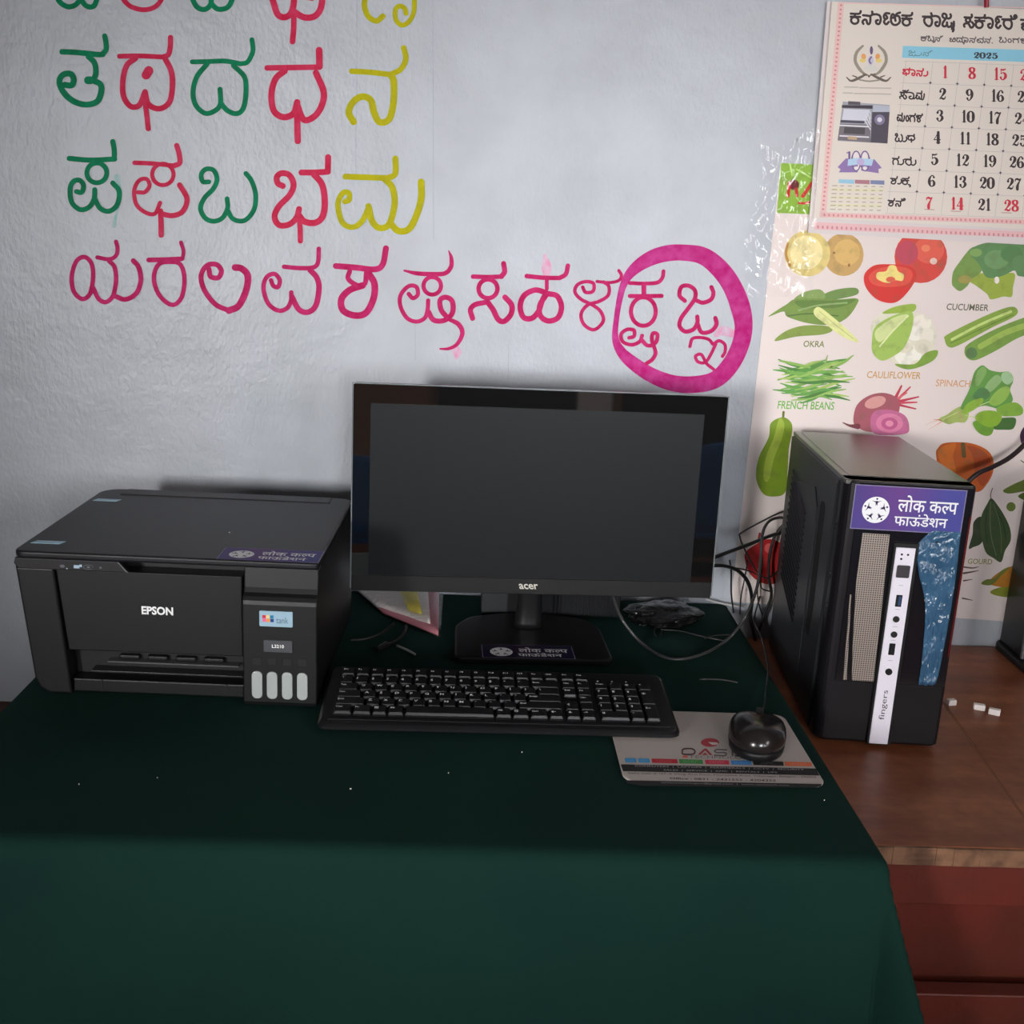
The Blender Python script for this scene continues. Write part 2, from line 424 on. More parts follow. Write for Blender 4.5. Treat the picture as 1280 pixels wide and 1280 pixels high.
class Print:
    def __init__(self, mp, gap=0.00012):
        self.mp = mp; self.V = []; self.F = []; self.C = []; self.gap = gap
    def raw(self, pts, faces, colour, layer=1):
        o = len(self.V)
        for x, y in pts:
            self.V.append(self.mp(x, y, self.gap * layer)); self.C.append(colour)
        self.F += [tuple(i + o for i in f) for f in faces]
        return self
    def poly(self, pts, colour, layer=1, smooth=0):
        if smooth: pts = crom(pts, smooth, True)
        tris = tessellate_polygon([[Vector((x, y, 0)) for x, y in pts]])
        return self.raw(pts, [tuple(t) for t in tris], colour, layer)
    def rect(self, x0, y0, x1, y1, colour, layer=1, slope=0.0, lean=0.0):
        h = y1 - y0
        return self.poly([(x0, y0), (x1, y0 + slope * (x1 - x0)), (x1 + lean * h, y1 + slope * (x1 - x0)), (x0 + lean * h, y1)], colour, layer)
    def ell(self, cx, cy, rx, ry, colour, layer=1, rot=0.0, n=24):
        c, s = math.cos(rot), math.sin(rot)
        return self.poly([(cx + rx * math.cos(a) * c - ry * math.sin(a) * s, cy + rx * math.cos(a) * s + ry * math.sin(a) * c)
                          for a in (2 * PI * i / n for i in range(n))], colour, layer)
    def stroke(self, pts, w, colour, layer=1, closed=False, n=6):
        """brush stroke of varying width with round ends; it rises a hair along its length so crossings never coincide"""
        P = [(p[0], p[1], p[2] if len(p) > 2 else w) for p in pts]
        S = crom(P, n, closed)
        m = len(S); L = []; R = []; H = []
        def sec(x, y, q, nx, ny, t):
            L.append((x + nx * q / 2, y + ny * q / 2)); R.append((x - nx * q / 2, y - ny * q / 2)); H.append(layer + .8 * t)
        for i, (x, y, q) in enumerate(S):
            if closed: a, b = S[i - 1], S[(i + 1) % m]
            else: a, b = S[max(i - 1, 0)], S[min(i + 1, m - 1)]
            dx, dy = b[0] - a[0], b[1] - a[1]; d = math.hypot(dx, dy) or 1
            dx /= d; dy /= d
            caps = (.97, .85, .66, .35)
            if not closed and i == 0:
                for c in caps: sec(x - dx * q / 2 * c, y - dy * q / 2 * c, q * math.sqrt(1 - c * c), -dy, dx, 0)
            sec(x, y, q, -dy, dx, i / m)
            if not closed and i == m - 1:
                for c in reversed(caps): sec(x + dx * q / 2 * c, y + dy * q / 2 * c, q * math.sqrt(1 - c * c), -dy, dx, 1)
        k = len(L)
        faces = [(i, i + 1, k + i + 1, k + i) for i in range(k - 1)]
        if closed: faces.append((k - 1, 0, k, 2 * k - 1)); H[-1] = H[0] = layer
        o = len(self.V)
        for (x, y), h in zip(L + R, H + H):
            self.V.append(self.mp(x, y, self.gap * h)); self.C.append(colour)
        self.F += [tuple(i + o for i in f) for f in faces]
        return self
    def geo(self, VF, x0, y0, x1, y1, colour, layer=1, slope=0.0, lean=0.0):
        """fit lettering into the box: (x0,y0) top left, (x1,y1) bottom right, in this print's own units (y down if y1>y0)"""
        V, F = VF
        if not V: return self
        ax = min(v[0] for v in V); bx = max(v[0] for v in V); ay = min(v[1] for v in V); by = max(v[1] for v in V)
        pts = []
        for a, b in V:
            u = (a - ax) / (bx - ax); t = (b - ay) / ((by - ay) or 1)
            y = y1 + (y0 - y1) * t
            pts.append((x0 + (x1 - x0) * u + lean * (y1 - y), y + slope * (x1 - x0) * u))
        return self.raw(pts, F, colour, layer)
    def text(self, body, x0, y0, x1, y1, colour, layer=1, slope=0.0, bold=0.0, lean=0.0):
        return self.geo(text_geo(body, bold), x0, y0, x1, y1, colour, layer, slope, lean)
    def build(self, name, m, parent=None, label=None):
        up = self.mp(0, 0, 1) - self.mp(0, 0, 0)        # all print faces look out from their surface
        Fs = []
        for f in self.F:
            a, b, c = self.V[f[0]], self.V[f[1]], self.V[f[2]]
            n = (b - a).cross(c - a)
            if len(f) > 3: n = n + (c - a).cross(self.V[f[3]] - a)
            Fs.append(f if n.dot(up) >= 0 else tuple(reversed(f)))
        me = mesh(self.V, Fs)
        a = me.color_attributes.new('Col', 'FLOAT_COLOR', 'POINT')
        for i, c in enumerate(self.C): a.data[i].color = c
        return link(name, me, m, parent, label=label)

def pixmap(ox, oy, s, Y, parent_inv=None):
    def f(x, y, h):
        return hy(ox + x / s, oy + y / s, Y - h)
    return f
def planemap(o, ux, uy, n):
    o, ux, uy, n = Vector(o), Vector(ux), Vector(uy), Vector(n)
    return lambda x, y, h: o + ux * x + uy * y + n * h

# ================================================================== THE SETTING
wall_back = struct(link('wall_back', box(RX0 - .1, RX1 + .1, 0, 0.12, 0, RZ1), WALL, label='grey-blue painted plaster wall'))
ROOMW = mat('room_wall_paint', (0.33, 0.34, 0.36, 1), 0.7)
CEIL = mat('ceiling_whitewash', (0.55, 0.55, 0.54, 1), 0.8)
FLOORM = mat('red_oxide_floor', (0.16, 0.06, 0.04, 1), 0.4, noise=(4, (0.12, 0.05, 0.035, 1), 6, 0.3, 0.7))
struct(link('floor', box(RX0 - .1, RX1 + .1, RY0 - .1, 0.1, -0.1, 0), FLOORM))
struct(link('ceiling', box(RX0 - .1, RX1 + .1, RY0 - .1, 0.1, RZ1, RZ1 + .1), CEIL))
struct(link('wall_left', box(RX0 - .12, RX0, RY0, 0, 0, RZ1), ROOMW))
struct(link('wall_right', box(RX1, RX1 + .12, RY0, 0, 0, RZ1), ROOMW))
# wall behind the camera with window and doorway openings, the middle one added for fill
bm = bmesh.new()
for a in ((RX0, -2.45, 0, RZ1), (-1.65, 0.44, 0, RZ1), (1.0, 1.76, 0, RZ1), (0.44, 1.0, 0, 1.02), (0.44, 1.0, 1.98, RZ1), (2.34, RX1, 0, RZ1), (1.76, 2.34, 2.03, RZ1), (-2.45, -1.65, 0, 0.88), (-2.45, -1.65, 2.22, RZ1)):
    box_into(bm, a[0], a[1], RY0 - .12, RY0, a[2], a[3])
struct(link('wall_front', bm_mesh(bm), ROOMW))
wfr = struct(link('window_1', box(-2.47, -1.63, RY0 - .02, RY0 + .02, 0.84, 0.88, .004), mat('window_wood', (0.20, 0.10, 0.05, 1), 0.5)))
for x in (-2.46, -2.06, -1.68):
    link('window_bar', box(x, x + .03, RY0 - .05, RY0 - .02, 0.88, 2.22, .004), MATS['window_wood'], wfr)
drf = struct(link('door_1', box(1.74, 1.79, RY0 - .03, RY0 + .02, 0, 2.05, .004), MATS['window_wood']))
link('door_jamb', box(2.31, 2.36, RY0 - .03, RY0 + .02, 0, 2.05, .004), MATS['window_wood'], drf)
wf3 = struct(link('added_window_3', box(0.42, 1.02, RY0 - .02, RY0 + .02, 0.98, 1.02, .004), MATS['window_wood']))  # invented window frame dressing the middle fill lamp
for x in (.43, .70, .98):
    link('window_bar', box(x, x + .03, RY0 - .05, RY0 - .02, 1.02, 1.98, .004), MATS['window_wood'], wf3)  # bars of the added window at the middle fill lamp
wf2 = struct(link('added_window_2', box(RX1 - .02, RX1 + .02, -3.74, -2.46, 1.04, 1.08, .004), MATS['window_wood']))  # added frame for the side fill lamp; the wall stays closed
for y in (-3.74, -3.12, -2.50):
    link('window_bar', box(RX1 - .001, RX1 + .03, y, y + .03, 1.08, 2.42, .004), MATS['window_wood'], wf2)  # bars of the added window at the side fill lamp
# red-brown dado painted on the lower wall, just visible below the left end of the table
struct(link('trim_1', box(RX0, RX1, -0.004, 0, 0, T - 0.225), mat('dado_paint', (0.05, 0.018, 0.015, 1), 0.5), None, label='dark red-brown dado band on the lower wall'))

# ------------------------------------------------------------------ hand-painted Kannada letters on the wall
Z1 = (50, 0, 4.2667); Z2 = (300, 0, 4.2667); Z3 = (70, 280, 4.2667); Z4 = (350, 280, 4.2667)
Z6 = (700, 300, 4.923); Z7 = (480, 300, 4.923)
def circ(cx, cy, rx, ry=None, n=10):
    ry = ry or rx
    return ('C', [(cx + rx * math.cos(2 * PI * i / n), cy + ry * math.sin(2 * PI * i / n)) for i in range(n)])
def letter(zone, m, label, strokes, Y=-0.0006, gap=0.00012, name='painted_letter'):
    pr = Print(pixmap(*zone, Y), gap)
    k = 1
    for w, pts in strokes:
        closed = False
        if isinstance(pts, tuple) and pts[0] == 'C': closed = True; pts = pts[1]
        pr.stroke(pts, w, (1, 1, 1, 1), k, closed, 7); k += 1
    return pr.build(name, m, wall_back, label)
LET = [
 (Z1, PGREEN, 'green painted letter cut off at the top left', [(28, [(80, -60), (90, -20), (110, 15), (150, 36), (190, 25), (215, -5)]), (28, [(215, -5), (245, 30), (278, 36), (298, 12), (312, -60)])]),
 (Z1, PPINK, 'crimson painted letter cut off at the top', [(26, [(425, -60), (440, -12), (480, 32), (548, 52), (610, 38), (648, -5), (655, -60)])]),
 (Z1, PGREEN, 'green painted letter cut off at the top', [(28, [(800, -60), (812, -10), (838, 38), (880, 50), (912, 18), (905, -40)]), (28, [(912, 18), (948, 48), (995, 42), (1022, 5), (1035, -60)])]),
 (Z2, PPINK, 'crimson painted letter with a tail at the top', [(34, [(160, -50), (178, 10), (200, 75), (235, 92), (268, 75), (285, 30), (290, -50)]), (34, [(285, 60), (340, 92), (395, 88), (428, 50), (440, -20), (430, -60)]), (30, [(287, 80), (286, 150), (280, 222)]), (26, [(360, -12), (385, -8)])]),
 (Z2, PYEL, 'yellow painted letter cut off at the top', [(30, [(680, -60), (668, -10), (664, 35), (685, 88), (728, 112), (762, 86)]), (26, [(925, -60), (930, 0), (925, 70), (898, 118), (862, 134), (832, 105), (828, 55), (850, 32), (878, 45), (886, 72)])]),
 (Z1, PGREEN, 'green painted letter with a spiral', [(30, [(118, 276), (200, 280), (300, 290), (335, 290)]), (28, [(330, 290), (352, 265), (352, 230), (345, 192)]), (30, [(258, 302), (290, 335), (298, 390), (285, 425)]), (42, [(256, 428), (270, 428)]), (32, [(285, 430), (322, 450), (326, 490), (305, 540), (250, 558), (190, 545), (140, 510), (108, 460), (106, 420), (130, 395), (165, 395), (180, 425), (168, 455), (132, 452)])]),
 (Z1, PPINK, 'crimson painted letter with a central dot', [(26, [(424, 300), (530, 298), (655, 304)]), (28, [(655, 304), (685, 290), (695, 245), (696, 200)]), (30, [(508, 312), (462, 350), (442, 430), (446, 515), (485, 568), (530, 560), (556, 500)]), (30, [(560, 490), (578, 555), (635, 580), (690, 545), (706, 460), (700, 380), (668, 315)]), (28, [(562, 555), (570, 620), (577, 686)]), (20, [(562, 560), (562, 488)]), (48, [(580, 376), (566, 400)])]),
 (Z1, PGREEN, 'green painted letter with a tall right flick', [(26, [(812, 330), (900, 328), (990, 326), (1070, 340)]), (26, [(1070, 340), (1105, 332), (1130, 290), (1136, 255), (1130, 212)]), (27, [(890, 342), (836, 410), (816, 490), (830, 560), (880, 604), (930, 592), (962, 555), (960, 476)]), (27, [(964, 550), (1000, 590), (1050, 606), (1085, 575), (1098, 490), (1090, 410), (1032, 350)])]),
 (Z2, PPINK, 'crimson painted letter with a tail in the second row', [(30, [(145, 362), (290, 360), (425, 358)]), (36, [(424, 355), (422, 268)]), (34, [(238, 378), (190, 420), (168, 500), (180, 590), (232, 625), (285, 605), (305, 545)]), (34, [(305, 560), (340, 638), (395, 622), (435, 565), (446, 490), (405, 388)]), (34, [(305, 600), (306, 680), (308, 752)])]),
 (Z2, PYEL, 'yellow painted letter with an S-shaped hook', [(30, [(596, 380), (700, 386), (800, 398)]), (30, [(800, 398), (856, 370), (884, 315), (873, 255)]), (36, [(808, 405), (820, 440), (818, 550), (795, 635), (745, 652), (715, 600), (698, 535), (650, 515), (602, 545), (580, 600), (606, 650)])]),
 (Z1, PGREEN, 'green painted letter with a small circle', [(28, [(156, 845), (270, 854), (398, 848)]), (28, [(396, 846), (396, 800), (388, 755)]), (26, circ(303, 922, 53)), (27, [(195, 1022), (222, 1025), (232, 990), (212, 962), (178, 968), (160, 1010), (170, 1080), (215, 1118), (262, 1104), (288, 1062), (292, 1012)]), (27, [(292, 1062), (322, 1112), (370, 1126), (412, 1090), (422, 1020), (388, 976)])]),
 (Z1, PPINK, 'crimson painted letter with a small circle and a tail', [(24, [(504, 868), (600, 872), (715, 884)]), (28, [(715, 884), (745, 868), (742, 820), (729, 776)]), (22, circ(655, 930, 57)), (22, [(522, 1026), (560, 1024), (584, 988), (566, 954), (525, 966), (502, 1020), (514, 1090), (560, 1132), (612, 1140), (640, 1082)]), (28, [(645, 1140), (705, 1150), (760, 1128), (784, 1060), (744, 986)]), (28, [(643, 1125), (645, 1190), (646, 1254)])]),
 (Z1, PGREEN, 'green painted letter with a curled start', [(26, [(900, 970), (868, 968), (860, 930), (885, 902), (925, 908), (944, 955), (925, 1005), (878, 1055), (856, 1110), (880, 1162), (928, 1180), (975, 1160), (1000, 1110), (998, 1060)]), (26, [(1000, 1120), (1030, 1168), (1090, 1176), (1140, 1120), (1150, 1040), (1128, 965), (1098, 925)])]),
 (Z2, PPINK, 'crimson painted letter with a curl and a tail', [(32, [(228, 992), (202, 978), (196, 945), (222, 924), (264, 935), (286, 985), (265, 1040), (208, 1100), (184, 1155), (208, 1200), (262, 1197), (302, 1160), (315, 1115)]), (32, [(328, 920), (400, 920), (468, 916)]), (32, [(468, 914), (470, 838)]), (34, [(392, 928), (438, 985), (452, 1080), (440, 1155), (400, 1188), (345, 1182), (315, 1150)]), (28, [(318, 1180), (321, 1230), (322, 1285)])]),
 (Z2, PYEL, 'yellow painted letter with three lobes', [(32, [(562, 942), (650, 945), (790, 950)]), (32, [(790, 950), (828, 925), (828, 845)]), (34, [(770, 955), (812, 1000), (824, 1090), (795, 1195), (745, 1216), (705, 1180), (685, 1100)]), (30, [(560, 1075), (582, 1065), (580, 1030), (548, 1030), (522, 1090), (545, 1185), (600, 1212), (650, 1180), (684, 1110)]), (36, [(805, 1195), (845, 1232), (900, 1222), (940, 1150), (966, 1060), (966, 970)])]),
 (Z3, PMAG, 'magenta painted letter with three bowls', [(24, ('C', [(150, 176), (108, 200), (84, 280), (95, 360), (140, 400), (182, 370), (198, 280), (188, 208)])), (24, [(198, 340), (228, 400), (268, 416), (305, 380), (320, 300), (312, 230), (282, 196)]), (22, [(220, 178), (285, 188), (320, 168), (328, 130), (320, 94)]), (26, [(315, 385), (370, 402), (428, 370), (452, 300), (440, 230), (412, 196)])]),
 (Z3, PMAG, 'magenta painted letter like a plain bowl', [(26, [(495, 192), (580, 190), (668, 186)]), (20, [(674, 186), (680, 145), (666, 98)]), (24, ('C', [(600, 202), (545, 218), (522, 285), (540, 360), (585, 415), (632, 430), (672, 385), (685, 290), (662, 215)]))]),
 (Z3, PMAG, 'magenta painted letter with a curl at left', [(27, [(815, 240), (825, 280), (865, 286), (882, 250), (855, 216), (805, 222), (774, 275), (790, 350), (850, 428), (922, 462)]), (36, [(922, 462), (975, 435), (1015, 350), (1022, 275), (990, 238), (955, 232)])]),
 (Z4, PMAG, 'magenta painted letter with a curl and two bowls', [(24, [(-48, 300), (-35, 330), (-10, 335), (-2, 298), (-30, 266), (-72, 285), (-88, 345), (-62, 425), (-8, 462), (38, 448), (58, 410), (60, 365)]), (30, [(62, 385), (100, 455), (150, 470), (192, 432), (208, 340), (195, 285), (160, 245)]), (24, [(22, 228), (100, 235), (175, 232), (202, 205), (207, 132)])]),
 (Z4, PMAG, 'magenta painted letter with a looped bowl', [(32, [(298, 224), (400, 232), (505, 242), (548, 215), (565, 130)]), (26, [(372, 252), (364, 292), (410, 326), (452, 318), (460, 262)]), (36, [(440, 328), (372, 352), (328, 400), (336, 460), (398, 488), (458, 474), (498, 400), (504, 320), (472, 262)])]),
 (Z7, PMAG, 'magenta painted compound letter with a long tail', [(22, [(125, 188, 12), (200, 205, 26), (300, 210, 28), (375, 205, 28), (412, 165, 28), (414, 110, 24), (398, 66, 6)]), (26, circ(297, 282, 54)), (26, [(152, 332), (178, 358), (208, 335), (198, 288), (150, 285), (102, 340), (102, 410), (142, 480), (200, 502), (250, 480), (268, 430), (272, 372)]), (32, [(272, 440), (305, 492), (370, 495), (420, 450), (420, 378), (380, 352), (345, 372), (352, 430), (390, 478)]), (26, [(400, 488, 24), (460, 520, 30), (482, 575, 28), (450, 640, 24), (400, 668, 20), (345, 670, 10)]), (24, [(340, 400), (365, 450)])]),
 (Z7, PMAG, 'magenta painted letter with a circle over two hooks', [(28, [(548, 225), (640, 228), (725, 225)]), (32, [(722, 225), (742, 195), (736, 145)]), (28, circ(640, 300, 58)), (32, [(620, 385), (560, 398), (532, 430), (545, 482)]), (34, [(640, 385), (672, 430), (702, 488), (740, 500), (782, 455), (785, 400), (745, 352)])]),
 (Z7, PMAG, 'magenta painted letter with twin round loops', [(28, [(878, 222), (980, 232), (1080, 234)]), (28, [(1080, 234), (1118, 210), (1132, 158)]), (24, [(1002, 240), (1002, 300)]), (34, [(1000, 325), (930, 308), (862, 342), (838, 410), (858, 475), (908, 482), (950, 440), (975, 370), (1000, 325)]), (34, [(1010, 330), (1065, 345), (1092, 410), (1070, 478), (1010, 498), (962, 465), (960, 400), (1000, 335)])]),
 (Z6, PMAG, 'magenta painted letter like a figure eight', [(22, [(140, 290), (158, 322), (203, 315), (206, 268), (160, 256), (108, 275), (92, 320), (130, 365), (200, 400), (250, 440), (266, 500), (210, 552), (148, 520), (130, 455), (170, 400), (240, 378), (296, 340), (300, 285), (268, 258)]), (20, [(228, 255), (300, 262), (360, 250), (378, 218), (362, 188)])]),
 (Z6, PMAG, 'magenta painted compound letter inside the ring at left', [(24, [(430, 265), (520, 268), (598, 262), (630, 232), (637, 192)]), (30, [(516, 275), (516, 340)]), (26, [(430, 345), (530, 345), (625, 344)]), (26, circ(513, 440, 76, 88)), (23, [(425, 602), (455, 592), (455, 556), (412, 551), (376, 580), (386, 625), (440, 645), (490, 625), (505, 588)]), (24, [(500, 612), (540, 650), (588, 632), (600, 582), (572, 575), (566, 620), (588, 690), (570, 733), (532, 760)])]),
 (Z6, PMAG, 'magenta painted compound letter inside the ring at right', [(26, [(768, 374), (736, 342), (746, 290), (790, 281), (830, 310), (830, 360), (790, 420), (746, 480), (736, 530), (770, 563), (820, 550), (845, 510), (845, 472)]), (26, [(845, 510), (872, 568), (930, 560), (963, 520), (956, 480)]), (26, [(840, 372), (880, 386), (930, 365), (944, 325), (932, 290)]), (20, [(800, 655), (815, 608), (865, 600), (915, 612), (940, 640)]), (20, [(945, 640), (980, 620), (1015, 645), (1015, 690), (1000, 716)]), (20, [(958, 640), (930, 700), (895, 752), (850, 750), (835, 715), (870, 705), (902, 760), (945, 795)])]),
]
for zn, mt, lb, st in LET:
    letter(zn, mt, lb, st)
RINGP = [(760, 78, 100), (880, 98, 108), (985, 180, 116), (1062, 290, 118), (1112, 420, 122), (1130, 540, 110), (1105, 660, 108), (1040, 780, 108), (950, 862, 105), (820, 890, 104), (690, 880, 100), (560, 830, 92), (440, 750, 80), (372, 680, 60), (340, 600, 40), (348, 480, 34), (370, 350, 38), (402, 250, 48), (465, 172, 72), (560, 112, 92), (660, 82, 100)]
letter(Z6, PRING, 'magenta painted ring round the last two letters', [(100, ('C', RINGP))], Y=-0.0003, name='painted_ring')
letter(Z1, GWASH, 'smear of thin green paint', [(26, [(412, 945, 34), (418, 1010, 26), (420, 1080, 18), (405, 1150, 14), (395, 1205, 22)])], Y=-0.0002, name='paint_smear')
letter(Z4, PWASH, 'faint pink splash under the long-tailed letter', [(40, [(935, 665, 40), (945, 690, 44), (938, 720, 10)])], Y=-0.0002, name='paint_smear')
letter(Z7, PWASH, 'faint pink wash over the letter stem', [(40, [(990, 95, 20), (1000, 160, 60), (1000, 200, 50)])], Y=-0.0001, name='paint_smear')
letter(Z6, PWASH, 'faint pink smudge inside the ring', [(60, [(960, 585, 30), (1000, 560, 60), (1060, 575, 50), (1090, 590, 20)])], Y=-0.0002, name='paint_smear')
for pts in ([(446, -40), (446, 110), (445, 160), (445, 222)], [(505, -20), (502, 40), (502, 62)], [(519, 405), (519, 450)], [(636, 425), (635, 475)], [(541, -10), (542, 300)]):
    letter((0, 0, 1), PENCIL, None, [(1.1, pts)], Y=-0.0001, name='pencil_line')

# ================================================================== GREEN CLOTH TABLE
GX0, GX1, GY0, GY1 = -0.556, 0.461, -0.792, -0.006
desk = thing('desk', 'wooden desk hidden under the dark green cloth', 'desk', (0, -0.4, 0))
DW = mat('desk_wood', (0.12, 0.06, 0.03, 1), 0.5, noise=(12, (0.08, 0.04, 0.02, 1), 5, 0.4, 0.6))
link('tabletop', box(GX0 + .018, GX1 - .018, GY0 + .418, GY1 + .392, T - .034, T - .0060, .003), DW, desk)
for sx in (GX0 + .03, GX1 - .08):
    for sy in (GY0 + .43, GY1 + .34):
        link('leg', box(sx, sx + .05, sy, sy + .05, 0, T - .034, .004), DW, desk)
def cloth_mesh():
    R = 0.012
    def wr(x, y):
        # shallow rucks in the cloth behind the keyboard at the right
        g = math.exp(-((x - 0.335) / 0.06) ** 2 - ((y + 0.21) / 0.08) ** 2)
        return g * (0.0035 * (1 + math.sin(38 * x + 22 * y + 2 * math.sin(15 * y))) + 0.0015 * (1 + math.sin(70 * y - 31 * x)))
    def P(cx_, cy_):
        nx = min(max(cx_, GX0 + R), GX1 - R); ny = max(cy_, GY0 + R)
        dx, dy = cx_ - nx, cy_ - ny
        d = math.hypot(dx, dy)
        if d < 1e-9: return (cx_, cy_, T - 0.0010 + wr(cx_, cy_))
        ux, uy = dx / d, dy / d
        arc = R * PI / 2
        if d < arc:
            a = d / R
            return (nx + ux * R * math.sin(a), ny + uy * R * math.sin(a), T - 0.0010 - R * (1 - math.cos(a)))
        h = d - arc
        corner = min(abs(ux), abs(uy)) * 1.414
        fl = 0.02 + 0.30 * corner ** 1.2
        ang = math.atan2(uy, ux)
        if corner < 1e-6:
            s = cx_ if abs(uy) > abs(ux) else cy_
            if abs(uy) > abs(ux):
                near = max(0, 1 - (GX1 - cx_) / 0.28)
                fold = 0.012 * math.sin(s * 13 + 0.6) * min(1, h / 0.3) + 0.05 * near ** 2 * h
                fl += 0.02
            else:
                fold = 0.0; fl = 0.004
                if cy_ < -0.67: fl = 0.004 + 0.10 * (-0.67 - cy_) / 0.12 
        else:
            fold = 0.02 * math.sin(ang * 6) * corner * min(1, h / 0.2)
            if ux > uy and ux > 0: fl = max(fl, 0.10)
        off = R + fl * h + fold
        return (nx + ux * off, ny + uy * off, T - 0.0010 - R - h)
    step = 0.0105
    xs = []; x = GX0 - 0.32
    while x < GX1 + 0.55: xs.append(x); x += step
    ys = []; y = GY0 - 0.62
    while y < GY1: ys.append(y); y += step
    ys.append(GY1)
    V = [P(x, y) for y in ys for x in xs]
    n = len(xs)
    F = [(j * n + i, j * n + i + 1, (j + 1) * n + i + 1, (j + 1) * n + i) for j in range(len(ys) - 1) for i in range(n - 1)]
    return mesh(V, F)
cl = link('tablecloth', cloth_mesh(), CLOTH, smooth=True)
tag(cl, 'dark green felt cloth draped over the desk and hanging down its front', 'tablecloth')

# ================================================================== BROWN TABLE AT THE RIGHT
ZB = -0.0598
BX0, BX1, BYF = 0.484, 1.55, -0.6586
bt = thing('wooden_table', 'low brown laminate table with a worn raw front edge, right of the green cloth', 'table', (1.0, -0.33, 0))
def wt(z): return T + z
ox, oy = 1.0, -0.33
def bt_box(name, m, x0, x1, y0, y1, z0, z1, bev=0.001, label=None):
    return link(name, box(x0 - ox, x1 - ox, y0 - oy, y1 - oy, wt(z0), wt(z1), bev), m, bt, label=label)
# two top boards meeting at a slanting seam
s0 = hz(1172, 868, ZB); s1 = hz(1296, 1044, ZB)
def seam_x(y): return s0.x + (s1.x - s0.x) * (y - s0.y) / (s1.y - s0.y)
g = 0.0009
for a, b in (((BX0, BX0), (-g, -g)), ((g, g), (BX1, BX1))):
    yF, yB = BYF + 0.004, -0.006
    if a[0] == BX0: P4 = [(BX0, yF), (seam_x(yF) - g, yF), (seam_x(yB) - g, yB), (BX0, yB)]
    else: P4 = [(seam_x(yF) + g, yF), (BX1, yF), (BX1, yB), (seam_x(yB) + g, yB)]
    link('board', prism([(x - ox, y - oy) for x, y in P4], 'z', wt(ZB - .022), wt(ZB), .0008, 1), BROWN, bt)
link('seam_strip', prism([(seam_x(yF) - g - ox, yF - oy), (seam_x(yF) + g - ox, yF - oy), (seam_x(yB) + g - ox, yB - oy), (seam_x(yB) - g - ox, yB - oy)], 'z', wt(ZB - .02), wt(ZB - .0002)), mat('seam_filler', (0.30, 0.15, 0.08, 1), 0.7), bt, label='pale filler in the seam between the boards')
# worn front lipping: slightly ragged raw edge
bm = bmesh.new()
random.seed(3)
x = BX0
while x < BX1:
    w = random.uniform(.02, .07)
    box_into(bm, x - ox, min(x + w, BX1) - ox, BYF - oy - random.uniform(0, .0012), BYF - oy + .004, wt(ZB - .0225), wt(ZB - random.uniform(0, .0012)), .0006, 1)
    x += w
link('edge_lipping', bm_mesh(bm), RAWPLY, bt, label='worn raw plywood front edge')
bt_box('apron', REDPAINT, BX0 + .012, BX1 - .01, BYF + .006, BYF + .026, -0.138, ZB - .0225, .002)
bt_box('front_panel', REDPAINT, BX0 + .03, BX1 - .02, BYF + .05, BYF + .064, -0.56, -0.139, .001)
bt_box('lower_rail', REDPAINT, BX0 + .012, BX1 - .01, BYF + .010, BYF + .034, -0.34, -0.262, .002)
for lx in (BX0 + .012, BX1 - .06):
    for ly in (BYF + .03, -0.07):
        bt_box('leg', REDPAINT, lx, lx + .05, ly, ly + .05, -T, ZB - .0225, .003)
# three bits of white chalk
for (u, v, a, l), lb in zip(((1189, 878, .2, .013), (1224, 884, -.3, .016), (1243, 890, -.5, .016)),
                        ('short white chalk stub closest to the computer tower', 'white chalk stub in the middle of the three on the brown table', 'rightmost white chalk stub on the brown table')):
    p = hz(u, v, ZB + .004)
    c = link('chalk_stub', prism(rrect(-l / 2, l / 2, -.0045, .0045, .001, 2), 'z', 0, .009, .0012, 2), CHALK)
    c.location = (p.x, p.y, wt(ZB) + .0001); c.rotation_euler = (0, 0, a)
    tag(c, lb, 'chalk', 'white chalk stubs on the brown table')

